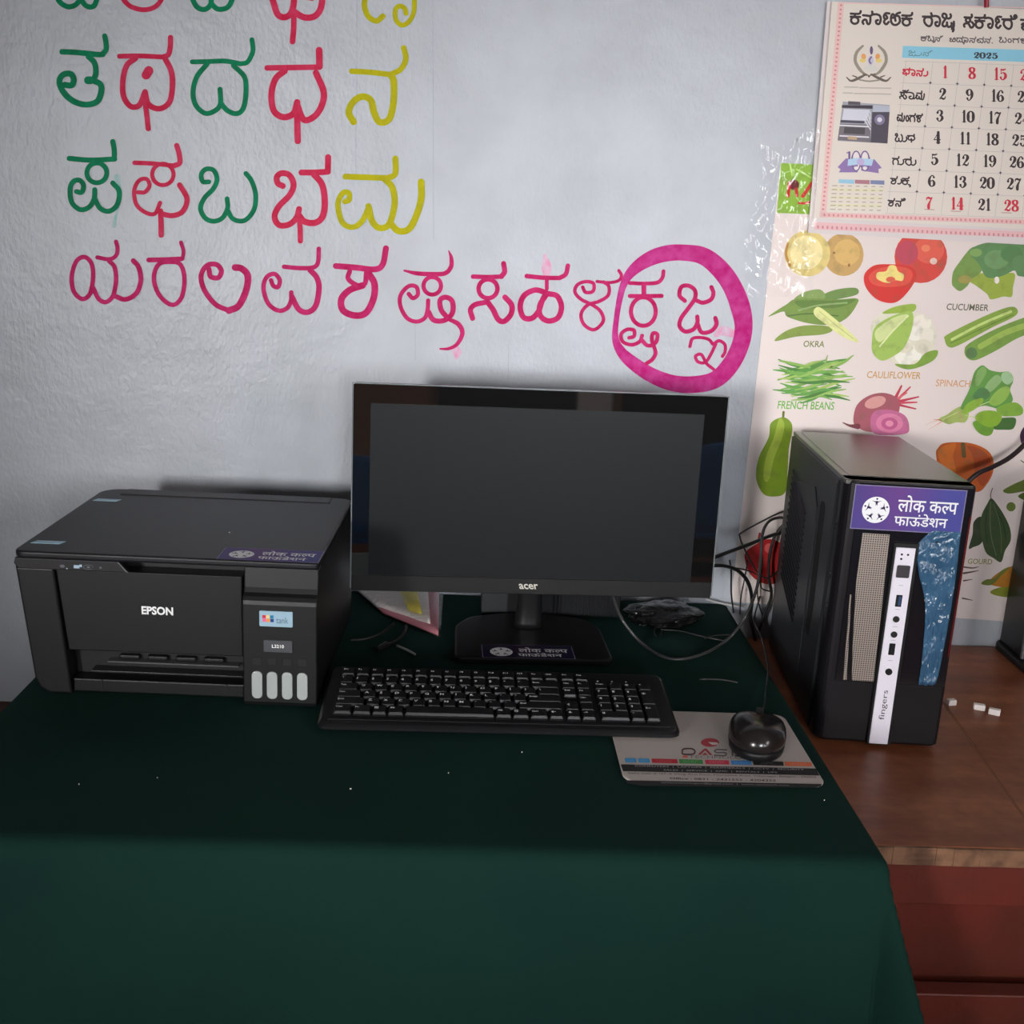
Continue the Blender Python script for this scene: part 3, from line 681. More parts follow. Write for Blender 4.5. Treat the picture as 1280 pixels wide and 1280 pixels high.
# ================================================================== FOUNDATION STICKER (same print on tower, printer and monitor stand)
W1 = (0.86, 0.86, 0.88, 1)
def sticker(name, parent, mp, w, h, label, dim=1.0):
    """mp(x,y,h) with x right, y up in metres from the sticker's lower left corner"""
    f = lambda x, y, q: mp(x * w, h - y * h, q)        # unit square, y down
    pr = Print(f, 0.00015)
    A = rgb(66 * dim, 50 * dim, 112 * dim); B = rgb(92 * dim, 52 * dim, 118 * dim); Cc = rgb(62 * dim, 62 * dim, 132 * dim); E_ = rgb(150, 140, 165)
    pr.rect(-.008, -.02, 1.008, 1.02, rgb(120, 112, 140), 1)
    # soft violet to blue print, as a fan of vertical bands
    N = 24; V = []; F = []; Cs = []
    def mixc(a, b, t): return tuple(x + (y - x) * t for x, y in zip(a, b))
    for i in range(N + 1):
        t = i / N
        c = mixc(A, B, t / .4) if t < .4 else mixc(B, Cc, min(1, (t - .4) / .45))
        V += [(t, 0), (t, 1)]; Cs += [c, mixc(c, Cc, .35)]
    o = len(pr.V); pr.raw(V, [(2 * i, 2 * i + 2, 2 * i + 3, 2 * i + 1) for i in range(N)], A, 2)
    for i, c in enumerate(Cs): pr.C[o + i] = c
    ar = w / h
    cx, cy, rx = .205, .55, .125; ry = rx * ar
    pr.ell(cx, cy, rx, ry, W1, 3, n=40)
    D = rgb(40, 28, 70)
    def pt(r, a): return (cx + rx * r * math.sin(a), cy - ry * r * math.cos(a))
    for k in range(5):
        a = 2 * PI * k / 5
        pr.ell(*pt(.84, a), rx * .075, ry * .075, D, 4, n=8)
        # outstretched arms, body, legs of one little figure
        def tri(*ps): pr.poly([pt(r, a + math.radians(d)) for r, d in ps], D, 4)
        tri((.80, -27), (.66, -8), (.70, 0), (.66, 8), (.80, 27), (.60, 12), (.52, 0), (.60, -12))
        tri((.66, -8), (.66, 8), (.30, 10), (.44, 0), (.30, -10))
    pr.ell(cx, cy, rx * .26, ry * .26, W1, 5, n=12)
    s1 = text_geo('लोक क', .012); wid = max(v[0] for v in s1[0])
    half = text_geo('ल', .012, .44); hw = max(v[0] for v in half[0])
    line1 = compose([('लोक क', 0, 0, 1, .012, None), ('ल', wid - .02, 0, 1, .012, .44), ('प', wid + hw - .05, 0, 1, .012, None)])
    pr.geo(line1, .40, .17, .945, .56, W1, 3)
    pr.text('फाऊंडेशन', .385, .585, .87, .885, W1, 3, bold=.012)
    return pr.build(name, PRINT, parent, label)

mat('badge_grey', (.09, .09, .09, 1), .25)
# ================================================================== PRINTER
pr_t = thing('printer', 'black ink tank printer with a closed lid at the left of the green table', 'printer', (-0.5437, -0.4519, T + .0005), -0.0179)
PW, PD, PH = .375, .330, .1900
LZ = PH - .009
# lower casing: front view profile with rounded, drawn-in feet
prof = [(.016, .022), (.022, .008), (.034, .001), (PW - .004, .001), (PW, .005), (PW, LZ - .001), (.001, LZ - .001)]
link('casing', prism(prof, 'y', .030, PD, .004, 3), PRN, pr_t)
# side cheeks of the front
link('left_cheek', prism([(.016, .022), (.022, .008), (.034, .001), (.062, .001), (.058, .05), (.048, LZ - .012), (.001, LZ - .012)], 'y', .001, .0305, .003, 3), PRN, pr_t)
# front door with the maker's name
link('front_door', prism([(.060, .060), (.2800, .060), (.2800, LZ - .014), (.0495, LZ - .014)], 'y', .004, .0295, .0015, 2), PRN, pr_t)
# recess below the door, paper output rails and the front tray bar
link('output_slot', box(.062, .281, .026, .0300, .012, .060), DARKHOLE, pr_t)
link('output_rail', box(.105, .272, .012, .026, .0415, .0435, .0005), MATS['badge_grey'], pr_t)
for i in range(4):
    link('star_wheel_holder', box(.118 + .036 * i, .144 + .036 * i, .018, .0285, .0437, .050, .002), PRN, pr_t)
link('output_lip', box(.085, .278, .008, .026, .029, .0318, .0008), PRN_PANEL, pr_t)
link('tray_bar', prism([(.064, .004), (.281, .004), (.281, .022), (.064, .022)], 'y', .003, .0255, .002, 2), PRN, pr_t)
link('tray_notch', box(.100, .1012, .0022, .004, .005, .0215), DARKHOLE, pr_t)
link('tray_notch', box(.2580, .2592, .0022, .004, .005, .0215), DARKHOLE, pr_t)
# scanner lid slab with control bar below its front edge
lid = link('scanner_lid', prism(rrect(-.001, PW + .001, -.001, PD, (.014, .006, .02, .03), 6), 'z', LZ, PH, .003, 3), LID, pr_t)
link('lid_hinge', prism(rrect(.035, PW - .03, PD - .035, PD - .004, .004, 3), 'z', PH - .0005, PH + .0010, .0004, 2), LID, pr_t)
link('lid_seam', box(.034, PW - .029, PD - .0372, PD - .0355, PH - .0002, PH + .0006), DARKHOLE, pr_t)
cb = link('control_bar', prism([(.006, LZ - .013), (.142, LZ - .013), (.130, LZ + .001), (.003, LZ + .001), (.001, LZ - .006)], 'y', -.003, .0040, .0015, 2), PRN_PANEL, pr_t)
pm = planemap((0, -.0031, 0), (1, 0, 0), (0, 0, 1), (0, -1, 0))
pc_ = Print(pm)
GI = rgb(92, 92, 98); BI = rgb(150, 170, 185)
z0 = LZ - .0075
pc_.ell(.030, z0, .0025, .0015, GI); pc_.ell(.061, z0, .003, .002, GI); pc_.rect(.0750, z0 - .002, .082, z0 + .002, BI); pc_.rect(.082, z0, .085, z0 + .003, BI); pc_.ell(.0665, z0 - .003, .001, .001, BI)
pc_.stroke([(.093 + .006 * math.cos(a * .7), z0 + .003 * math.sin(a * .7)) for a in range(9)], .0006, GI); pc_.ell(.093, z0, .002, .0014, GI); pc_.ell(.108, z0, .0015, .0015, GI)
pc_.build('control_symbols', PRINT, pr_t)['kind'] = 'stuff'
link('power_button', prism([(.030 + .004 * math.cos(a * PI / 6), z0 + .0025 * math.sin(a * PI / 6)) for a in range(12)], 'y', -.0036, -.0028), PRN_PANEL, pr_t)
# ink tank unit: stepped block standing proud at the right of the front
IX0, IX1 = .283, PW + .001
side = [(.030, .001), (-.008, .001), (-.010, .006), (-.010, .136), (-.009, .141), (-.006, .1455), (-.001, .1490), (.002, .155), (.004, LZ - .001), (.030, LZ - .002)]
iu = link('ink_tank_unit', prism(side, 'x', IX0, IX1, .002, 3), PRN, pr_t)
link('tank_seam', box(IX0 + .001, IX1 - .001, -.0103, -.0095, .0985, .0995), DARKHOLE, pr_t)
def tankplate(x0, x1, za, zb, m, name, y=-.0118, lab=None, r=.0015):
    return link(name, prism(rrect(x0, x1, za, zb, r, 3), 'y', y, -.0098, .0004, 1), m, pr_t, label=lab)
BADGE = mat('badge_blue', rgb(140, 168, 184), 0.25)
tankplate(.3045, .3460, .1085, .1290, BADGE, 'tank_badge', lab='pale blue tank badge with coloured squares')
tankplate(.3095, .3455, .0745, .0905, mat('model_plate_grey', rgb(62, 64, 68), 0.4), 'model_plate')
bp = Print(planemap((0, -.0119, 0), (1, 0, 0), (0, 0, 1), (0, -1, 0)))
sq = .0042
for i, c in enumerate((rgb(190, 30, 60), rgb(235, 190, 120), rgb(20, 110, 150), rgb(225, 90, 130), rgb(230, 130, 50), rgb(20, 60, 120))):
    x = .3085 + (i % 3) * (sq + .0006) + (.0003 if i > 2 else 0); z = .1195 if i < 3 else .1148
    bp.rect(x, z, x + sq, z + sq, c)
bp.text('tank', .3255, .1215, .3405, .1135, rgb(70, 95, 110), 1, bold=.0)
bp.build('badge_print', PRINT, pr_t)
mp_ = Print(planemap((0, -.0119, 0), (1, 0, 0), (0, 0, 1), (0, -1, 0)))
mp_.text('L3210', .3200, .0850, .3350, .0805, rgb(225, 225, 228), 1, bold=.02)
mp_.build('model_number', PRINT, pr_t)
for i in range(4):
    x = .2950 + .0190 * i
    tankplate(x, x + .0115, .0560, .0665, DARKHOLE, 'ink_symbol', -.0106)
    link('ink_window', prism(rrect(x - .001, x + .0125, .0110, .0480, .0060, 6), 'y', -.0125, -.0098, .0012, 3), TANK, pr_t, label='white translucent ink level window')
ep = Print(planemap((0, .0039, 0), (1, 0, 0), (0, 0, 1), (0, -1, 0)))
ep.text('EPSON', .1540, .1230, .1935, .1120, rgb(220, 220, 222), 1, bold=.035)
ep.build('maker_name', PRINT, pr_t)
# pale blue transport tapes and the foundation sticker on the lid
TAPE = mat('blue_tape', rgb(140, 176, 192), 0.35)
def skew(x0, y0, w, d, sk): return [(x0, y0), (x0 + w, y0), (x0 + w + sk, y0 + d), (x0 + sk, y0 + d)]
link('blue_tape', prism(skew(.008, .034, .036, .012, .004), 'z', PH, PH + .0004), TAPE, pr_t, label='pale blue tape near the front left of the lid')
link('blue_tape', prism(skew(.008, .252, .034, .012, .004), 'z', PH, PH + .0004), TAPE, pr_t, label='pale blue tape near the back left of the lid')
sticker('foundation_sticker', pr_t, planemap((.2505, .0010, PH + .0001), (1, 0, 0), (0, 1, 0), (0, 0, 1)), .124, .049, 'purple sticker with white logo and Devanagari text', .9)
ul = link('power_led', prism([(.238 + .0009 * math.cos(a * PI / 4), .118 + .0009 * math.sin(a * PI / 4)) for a in range(8)], 'z', PH, PH + .0006), WHITE_INK, pr_t, label='white speck on the lid')

# ================================================================== MONITOR
MW, MH = .5311, .3013
mo = thing('monitor', 'black flat screen monitor with mirror-bright film on its bezel, switched off', 'monitor', (-0.1517, -0.2431, T + .0), 0.0431)
tilt = 0.0218
mz0 = .0822
def tl(o):          # lean the panel back a little about its lower edge
    o.location = (0, 0, mz0); o.rotation_euler = (-tilt, 0, 0); return o
tl(link('housing', prism(rrect(0, MW, 0, MH, .004, 4), 'y', .0012, .020, .002, 2), BLACK_S, mo))
tl(link('rear_bulge', loft([[(x, y, z) for x, z in rrect(a, MW - a, a * .8, MH - a * .8, .03, 5)] for a, y in ((.04, .0195), (.055, .032), (.09, .042), (.13, .045))]), BLACK, mo))
# bezel: four mirror strips (protective film still on) round the matte screen, plain bar at the bottom
SX0, SX1, SZ0, SZ1 = .0245, MW - .0325, .0275, MH - .0265
BAR = .0245
tl(link('bezel_film', box(.0008, MW - .0008, -.0006, .0012, SZ1, MH - .0008), BEZEL_FILM, mo, label='mirror-bright top film strip'))
tl(link('bezel_film', box(.0008, SX0, -.0006, .0012, BAR, SZ1), BEZEL_FILM, mo, label='mirror-bright left film strip'))
tl(link('bezel_film', box(SX1, MW - .0008, -.0006, .0012, BAR, SZ1), BEZEL_FILM, mo, label='mirror-bright right film strip'))
tl(link('screen', box(SX0, SX1, .0003, .0014, BAR + .001, SZ1), SCREEN, mo, label='dark matte screen'))
tl(link('bottom_bar', box(.0008, MW - .0008, -.0016, .0012, .0006, BAR, .0008, 2), BLACK, mo))
bm = bmesh.new()
box_into(bm, -.0012, .0004, -.0012, .004, .004, MH + .0008); box_into(bm, -.0012, MW + .0012, -.0012, .004, MH, MH + .0012); box_into(bm, MW - .0004, MW + .0012, -.0012, .004, .004, MH)
tl(link('film_edge', bm_mesh(bm), FILM_EDGE, mo, label='pale rim of the clear protective film'))
lg = Print(planemap((0, -.0017, 0), (1, 0, 0), (0, 0, 1), (0, -1, 0)))
lg.text('acer', .2455, .0165, .2735, .0085, rgb(185, 182, 172), 1, bold=.018, lean=.25)
tl(lg.build('maker_name', PRINT, mo))
# stand: neck and rounded plate
nx = .267
link('neck', loft([[(nx + r * math.cos(a * PI / 8) * 1.0, yy + r * .62 * math.sin(a * PI / 8), z) for a in range(16)] for r, yy, z in ((.0235, .060, .0105), (.0215, .060, .018), (.0190, .056, .050), (.0190, .052, .115), (.0185, .046, .16))]), BLACK_S, mo, smooth=True)
link('neck_bracket', box(nx - .018, nx + .018, .030, .058, .13, .19, .004), BLACK, mo)
import itertools
def base_loop(ins, z):
    P_ = [(.152 + ins, -.072 + ins), (.380 - ins, -.072 + ins), (.378 - ins, .060), (.360 - ins, .098 - ins), (.300, .118 - ins), (.234, .118 - ins), (.176 + ins, .098 - ins), (.155 + ins, .060)]
    out = []
    n_ = len(P_)
    for i in range(n_):
        a, b, c = Vector(P_[i - 1]), Vector(P_[i]), Vector(P_[(i + 1) % n_])
        r_ = .014
        d1 = (a - b).normalized() * min(r_, (a - b).length * .45); d2 = (c - b).normalized() * min(r_, (c - b).length * .45)
        for t in (0, .25, .5, .75, 1):
            q = (b + d1) * (1 - t) ** 2 + b * 2 * t * (1 - t) + (b + d2) * t * t
            out.append((q.x, q.y, z))
    return out
link('stand_base', loft([base_loop(.003, .0006), base_loop(0, .003), base_loop(0, .008), base_loop(.002, .0100), base_loop(.004, .0105)]), BLACK_S, mo)
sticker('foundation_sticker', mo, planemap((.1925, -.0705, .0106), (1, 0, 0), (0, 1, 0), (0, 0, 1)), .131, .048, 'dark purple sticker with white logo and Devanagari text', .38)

# ================================================================== KEYBOARD
KW, KD = .445, .1526
kb = thing('keyboard', 'full-size black keyboard with white legends in front of the monitor', 'keyboard', (-0.158, -0.54, T + .0035), 0.0181)
def ktop(y): return .0095 + .085 * (y) * 1.0     # sloping top
def kloop(ins, f):
    return [(x, y, f(y)) for x, y in rrect(ins, KW - ins, ins, KD - ins, (.010, .010, .012, .012), 5)]
link('tray', loft([kloop(.003, lambda y: .0005), kloop(0, lambda y: .003), kloop(0, lambda y: ktop(y) - .003), kloop(.0022, lambda y: ktop(y) - .0008), kloop(.004, lambda y: ktop(y))]), BLACK_S, kb)
link('front_ridge', tube([(.012, .0125, ktop(.0125)), (KW / 2, .0125, ktop(.0125)), (KW - .012, .0125, ktop(.0125))], .0009, 6, 2), BLACK_S, kb)
for fx in (.02, .40):
    link('foot', box(fx, fx + .03, .128, .14, -.0033, .0008, .001), BLACK, kb)
for fx in (.02,):
    link('foot', box(fx, fx + .03, .014, .02, -.0033, .0008, .001), BLACK, kb)
U = .01905; KX = .0165; KY = [.0290, .0478, .0662, .0846, .1030, .1262]        # row centres, front row first
rows = [
 [('Ctrl', 1.25), ('Fn', 1.25), ('⊞', 1), ('Alt', 1.1), ('', 5.9), ('Alt', 1.1), ('▤', 1.15), ('Ctrl', 1.25), ('←', 1.0)],
 [('Shift', 2.0)] + [(c, 1) for c in 'ZXCVBNM,./'] + [('Shift', 3.0)],
 [('Caps', 1.7)] + [(c, 1) for c in "ASDFGHJKL;'"] + [('Enter', 2.3)],
 [('Tab', 1.4)] + [(c, 1) for c in 'QWERTYUIOP[]'] + [('\\', 1.6)],
 [('`', 1)] + [(c, 1) for c in '1234567890-='] + [('Back', 2.0)],
 [('Esc', 1)] + [('F%d' % i, 1) for i in range(1, 13)] + [('Ins', 1), ('Del', 1)],
]
_capcache = {}
def cap_geo(w, d):
    """tapered keycap: verts, faces"""
    k = (round(w, 5), round(d, 5))
    if k not in _capcache:
        h = .0065; a = .0006; b = .0021
        V = []
        for (i, z) in ((a, 0), (a, .0028), (b, h - .0006), (b + .0008, h)):
            V += [(x, y, z - (.0004 if z >= h else 0)) for x, y in rrect(i, w - i, i * .9, d - i * .6, .0012, 2)]
        n = len(V) // 4
        F = [(q * n + i, q * n + (i + 1) % n, (q + 1) * n + (i + 1) % n, (q + 1) * n + i) for q in range(3) for i in range(n)] + [tuple(range(3 * n, 4 * n))]
        _capcache[k] = (V, F)
    return _capcache[k]
def key(x, yc, w, leg, d=.0186):
    V, F = cap_geo(w, d)
    V = list(V); F = list(F); nf = len(F)
    if leg:
        gv, gf = text_geo(leg, .012)
        if gv:
            ax = min(v[0] for v in gv); bx = max(v[0] for v in gv); ay = min(v[1] for v in gv); by = max(v[1] for v in gv)
            single = len(leg) == 1
            hh = .0052 if single else .0034
            ww = min((bx - ax) / max(by - ay, .4) * hh, .0105)
            if single and leg in '⊞▤': ww = .0045
            if single and leg in "-=.,;'`/": hh = .0016; ww = .0022
            lx = .0030; ly = d * .78 - hh if not single else d * .80 - hh
            o = len(V)
            V += [(lx + (a - ax) / ((bx - ax) or 1) * ww, ly + (b - ay) / ((by - ay) or 1) * hh, .00622) for a, b in gv]
            F += [tuple(i + o for i in f) for f in gf]
    me = mesh(V, F)
    me.materials.append(KEYB); me.materials.append(KEY_INK)
    for i, p in enumerate(me.polygons): p.material_index = 1 if i >= nf else 0
    o = link('key', me, None, kb)
    y0 = yc - d / 2
    o.location = (x, y0, ktop(y0) + .0006); o.rotation_euler = (math.atan(.085), 0, 0)
for r, row in enumerate(rows):
    x = KX
    tot = sum(w for _, w in row)
    sc = (15.0 / tot) if r else 1.0
    for leg, w in row:
        key(x + .0003, KY[r], w * U * sc - .0006, leg); x += w * U * sc
NX = KX + 15.15 * U
for r, cols in ((5, ('Prt', 'Pse')), (4, ('Hm', 'Pu')), (3, ('End', 'Pd')), (1, ('↑', '')), (0, ('↓', '→'))):
    for c, leg in enumerate(cols): key(NX + c * U, KY[r], U - .0006, leg)
key(NX + U, (KY[2]), U - .0006, 'Hm')
PX = NX + 2.25 * U
for r, cols in ((4, ('Num', '/', '*', '-')), (3, ('7', '8', '9')), (2, ('4', '5', '6')), (1, ('1', '2', '3'))):
    for c, leg in enumerate(cols): key(PX + c * U, KY[r], U - .0006, leg)
key(PX, KY[0], 2 * U - .0006, '0'); key(PX + 2 * U, KY[0], U - .0006, '.')
key(PX + 3 * U, (KY[3] + KY[2]) / 2, U - .0006, '+', .037); key(PX + 3 * U, (KY[1] + KY[0]) / 2, U - .0006, 'Ent', .037)
for i in range(3):
    l = link('indicator_light', prism([(PX + .008 + i * .019 + .0012 * math.cos(a * PI / 4), KY[5] + .0012 * math.sin(a * PI / 4)) for a in range(8)], 'z', ktop(KY[5]) - .0005, ktop(KY[5]) + .0005), KEY_INK, kb)

# ================================================================== MOUSE PAD AND MOUSE
mpd = thing('mouse_pad', 'light grey printed mouse pad under the mouse with advertising bands', 'mouse pad', (.2044, -.6382, T + .0002), .0045)
PDW, PDD, PT = .2336, .1907, .0026
link('mat', prism(rrect(0, PDW, 0, PDD, .016, 6), 'z', 0, PT, .0006, 1), PAD, mpd)
# print: zoom frame (770,880) scale 4.741 mapped on the pad's surface
mpad_inv = (Matrix.Translation(mpd.location) @ Matrix.Rotation(.0045, 4, 'Z')).inverted()
def padmap(x, y, h):
    p = hz(770 + x / 4.741, 880 + y / 4.741, PT + .0003 + h)
    return mpad_inv @ p
pp = Print(padmap, .0001)
INK = rgb(28, 26, 28); 
def band(y0l, y0r, y1l, y1r, c, x0=28, x1=1185, layer=1):
    pp.poly([(x0, y0l), (x1, y0r), (x1 + 22, y1r), (x0 + 14, y1l)], c, layer)
band(357, 382, 398, 424, INK)
pp.poly([(52, 452), (1222, 474), (1214, 487), (1180, 496), (150, 484), (70, 470)], INK, 1)
pp.ell(557, 228, 54, 26, rgb(168, 58, 66)); pp.poly([(545, 225), (600, 228), (608, 240), (570, 243)], rgb(205, 190, 188), 2)
def L_(b, x0, y0, x1, y1, c, layer=1, bold=.0, sl=.02): pp.text(b, x0, y0, x1, y1, c, layer, sl, bold)
pp.stroke([(392, 282), (398, 268), (425, 264), (455, 267), (468, 282), (458, 296), (425, 299), (396, 296)], 9, rgb(70, 50, 54), 1, True)
pp.poly([(484, 300), (524, 264), (536, 264), (572, 303), (556, 303), (528, 274), (502, 300)], rgb(150, 50, 58)); pp.poly([(508, 301), (545, 303), (528, 288)], rgb(150, 50, 58))
pp.stroke([(655, 272), (600, 270), (584, 280), (600, 288), (640, 288), (655, 296), (640, 306), (584, 303)], 8, rgb(90, 82, 84))
pp.stroke([(690, 270), (690, 306)], 9, rgb(90, 82, 84)); pp.stroke([(770, 273), (720, 272), (706, 282), (722, 290), (760, 290), (772, 298), (758, 308), (706, 306)], 8, rgb(90, 82, 84))
pp.rect(395, 306, 425, 318, rgb(200, 90, 60)); L_('TECHNOLOGIES', 432, 304, 860, 320, rgb(110, 104, 106))
for x0, x1, c, t in ((52, 118, rgb(60, 140, 190), 'hp'), (130, 198, rgb(64, 146, 196), 'DELL'), (210, 362, rgb(176, 40, 52), 'Lenovo'), (372, 512, rgb(60, 130, 62), 'acer'), (526, 668, rgb(186, 52, 74), 'canon'), (680, 800, rgb(60, 130, 190), 'SONY'), (810, 990, INK, 'APC'), (998, 1158, rgb(206, 104, 66), 'intel')):
    yy = 320 + (x0 - 52) * .0225
    pp.rect(x0, yy, x1, yy + 25, c, 1, .0225, .2)
    m_ = (x0 + x1) / 2
    L_(t, m_ - 45 if x1 - x0 > 90 else m_ - 22, yy + 6, m_ + 45 if x1 - x0 > 90 else m_ + 22, yy + 19, tuple(min(.8, q + .12) for q in c[:3]) + (1,), 2)
L_('COMPUTERS  |  LAPTOPS  |  PERIPHERALS  |  CCTV  |  SECURITY', 112, 362, 1115, 373, rgb(170, 165, 165), 2, 0, .022)
L_('SALES  |  SERVICE  |  AMC  |  RENTALS  |  UPS', 282, 386, 955, 397, rgb(170, 165, 165), 2, 0, .022)
L_('Sathe Galli, # 107, A Wing, First Floor, Mauryalank Road, Vidyanagar, Belagavi - 590006', 72, 404, 1188, 416, rgb(70, 66, 68), 1, 0, .0225)
L_('Office : 0831 - 2431555 - 4204355', 318, 434, 948, 446, rgb(50, 48, 50), 1, .01, .022)
L_('oasistechnologies@gmail.com  |  www.oasistech.com', 268, 460, 1025, 471, rgb(150, 146, 146), 2, 0, .022)
pp.build('pad_print', PADPRINT, mpd, 'printed advertising bands and red logo')

mc = Vector((.3790, -.5400)); MA = -0.26
mouse = thing('mouse', 'black wired optical mouse resting on the grey pad', 'mouse', (mc.x, mc.y, T + PT + .0010), MA)
def mloop(sc, z, dz=0):
    out = []
    for i in range(28):
        a = 2 * PI * i / 28
        x = math.sin(a); y = math.cos(a)             # y+ = nose, away from the viewer
        wx = .0350 * (1.0 + .07 * y) * (1 - .10 * max(0, -y) ** 2)
        sx = math.copysign(abs(x) ** .82, x) * wx; sy = math.copysign(abs(y) ** .80, y) * .0515
        out.append((sx * sc, sy * sc - .002 * (1 - sc), z + (dz * -y)))
    return out
link('body', loft([mloop(.90, .0008), mloop(.96, .002), mloop(.985, .008), mloop(.97, .013)]), BLACK, mouse, smooth=True)
link('shell', loft([mloop(.985, .0128), mloop(1.0, .016, .002), mloop(.975, .0215, .003), mloop(.90, .0275, .004), mloop(.74, .033, .0045), mloop(.48, .0365, .0040), mloop(.22, .0382, .0015), mloop(.06, .0386, .0003)]), mat('mouse_shell', (0.016, 0.013, 0.012, 1), 0.2, spec=0.5), mouse, smooth=True)
link('scroll_wheel', tube([(-.0035, .030, .0285), (0, .030, .0285), (.0035, .030, .0285)], .008, 14, 2), CABLE, mouse)
link('button_split', tube([(0, .012, .0372), (0, .024, .0352), (0, .036, .0315), (0, .046, .026)], .0005, 5), DARKHOLE, mouse)
link('rear_ridge', tube([(-.010, -.0475, .0195), (0, -.0495, .0190), (.010, -.0475, .0195)], .0012, 6), BLACK_G, mouse)
minv = (Matrix.Translation(mouse.location) @ Matrix.Rotation(MA, 4, 'Z')).inverted()
cabp = [minv @ Vector((mc.x + .0125, mc.y + .047, T + .012)), minv @ hz(955, 885, .012), minv @ hz(957, 865, .008), minv @ hz(960, 842, .006), minv @ hz(958, 822, .006), minv @ hz(951, 795, .008), minv @ hz(943, 775, .01), minv @ hy(950, 745, -.09)]
link('mouse_cable', tube(cabp, .0014, 6), CABLE, mouse, smooth=True)

# ================================================================== COMPUTER TOWER
TW, TH, TD = .1678, .3689, .3483
tw = thing('computer_tower', 'black glossy computer tower with a silver port strip, standing on the brown table', 'computer', (.4989, -.3969, T + ZB + .0005), -.0725)
link('chassis', box(.0015, TW - .0015, .028, TD, .006, TH - .006, .002), PCSIDE, tw)
for fx in (.012, TW - .037):
    for fy in (.03, TD - .05):
        link('foot', prism(rrect(fx, fx + .025, fy, fy + .025, .005, 3), 'z', 0, .0062), BLACK, tw)
# front moulding: rounded vertical edges, seen glossy
def fl(z, ins=0): return [(x, y, z) for x, y in rrect(ins, TW - ins, ins, .030, (.016, .007, .001, .001), 6)]
link('front_moulding', loft([fl(.004, .0025), fl(.0075, 0), fl(.090, 0), fl(.0905, .0003), fl(TH - .004, .0003), fl(TH, .0015)]), PCFRONT_M, tw)
WX0, WX1, WZ0, WZ1 = .018, TW - .004, .0925, TH - .0025
link('gloss_panel', box(WX0, WX1, -.0014, .0005, WZ0, WZ1, .0006, 1), PCFRONT, tw, label='glossy upper front panel')
# perforated steel seen at the left of the strip
def fpoly(name, pts, m, y0, y1, lab=None): return link(name, prism(pts, 'y', y0, y1), m, tw, label=lab)
fpoly('perforated_panel', [(.0405, .0945), (.0695, .0945), (.0640, .300), (.0290, .300), (.0290, .235), (.0350, .150)], PERF, -.0019, -.0013, 'silvery perforated steel panel')
fpoly('perforated_sliver', [(.0290, .0945), (.0335, .0945), (.0250, .215), (.0232, .215)], PERF, -.0019, -.0013, 'narrow sliver of perforated steel')
# crumpled blue sheet on the gloss panel, right of the strip
def bluesheet():
    n, m_ = 14, 40
    L0 = [(.1290, .0945), (.1275, .150), (.1215, .210), (.1080, .250), (.1010, .285), (.1080, .300), (.1180, .309)]
    R0 = [(.1480, .0945), (.1530, .108), (.1560, .190), (.1560, .250), (.1545, .285), (.1540, .300), (.1540, .309)]
    Lc, Rc = crom(L0, 7), crom(R0, 7)
    V = []; F = []
    random.seed(5)
    for j in range(len(Lc)):
        for i in range(n + 1):
            t = i / n
            x = Lc[j][0] + (Rc[j][0] - Lc[j][0]) * t; z = Lc[j][1] + (Rc[j][1] - Lc[j][1]) * t
            e = min(t, 1 - t) * 2
            w = e * (.0012 * math.sin(z * 240 + 9 * t + 3 * math.sin(z * 90)) + .0010 * math.sin(z * 520 - 14 * t) * (1 if .3 < t < .75 else .4))
            V.append((x, -.0030 + w, z))
    for j in range(len(Lc) - 1):
        for i in range(n): F.append((j * (n + 1) + i, j * (n + 1) + i + 1, (j + 1) * (n + 1) + i + 1, (j + 1) * (n + 1) + i))
    me = mesh(V, F)
    o = link('blue_sheet', me, BLUESHEET, tw, smooth=True, label='crumpled blue protective film')  # plain crumpled blue sheet on the gloss panel, its nature uncertain
    md = o.modifiers.new('thick', 'SOLIDIFY'); md.thickness = .0003
    return o
bluesheet()
fpoly('red_gleam', [(TW - .0062, .135), (TW - .0042, .135), (TW - .0034, .33), (TW - .0058, .33)], RED_GLEAM, -.0020, -.0012, 'thin dark red gleam strip on the right edge')  # red strip standing in for a reflection along the glossy edge
# silver port strip
PX0, PX1, PZ0, PZ1 = .0735, .0985, .0060, .2845
link('strip_surround', prism(rrect(PX0 - .003, PX1 + .0045, PZ0 - .002, PZ1 + .006, .001, 2), 'y', -.0042, .0010, .0006, 1), BLACK, tw)
st = link('port_strip', prism(rrect(PX0, PX1, PZ0, PZ1, .0008, 2), 'y', -.0062, -.0040, .0005, 1), SILVER, tw, label='silver port strip')
def disc(name, x, z, r, m, lab=None, d=.0012):
    n_ = 16
    return link(name, prism([(x + r * math.cos(2 * PI * i / n_), z + r * math.sin(2 * PI * i / n_)) for i in range(n_)], 'y', -.0063 - d, -.0058), m, st, label=lab)
cx_ = (PX0 + PX1) / 2
for dx, dz in ((-.0045, 0), (.0035, 0), (-.0045, -.0060)): disc('indicator_hole', cx_ + dx, .2755 + dz, .0015, BLACK, d=.0002)
link('power_button', prism(rrect(cx_ - .0085, cx_ + .0085, .2440, .2610, .0018, 3), 'y', -.0080, -.006, .0007, 2), mat('button_grey', (.05, .045, .05, 1), .3), st, label='square dark power button')
USBB = mat('usb_blue', (0.02, 0.06, 0.16, 1), 0.4)
def usb(zc, m):
    link('usb_port', prism(rrect(cx_ - .0040, cx_ + .0040, zc - .0082, zc + .0082, .0006, 2), 'y', -.0066, -.006), BLACK, st)
    link('usb_tongue', prism(rrect(cx_ - .0005, cx_ + .0026, zc - .0062, zc + .0062, .0004, 2), 'y', -.0070, -.0064), m, st)
usb(.2120, USBB); usb(.1440, BLACK_S)
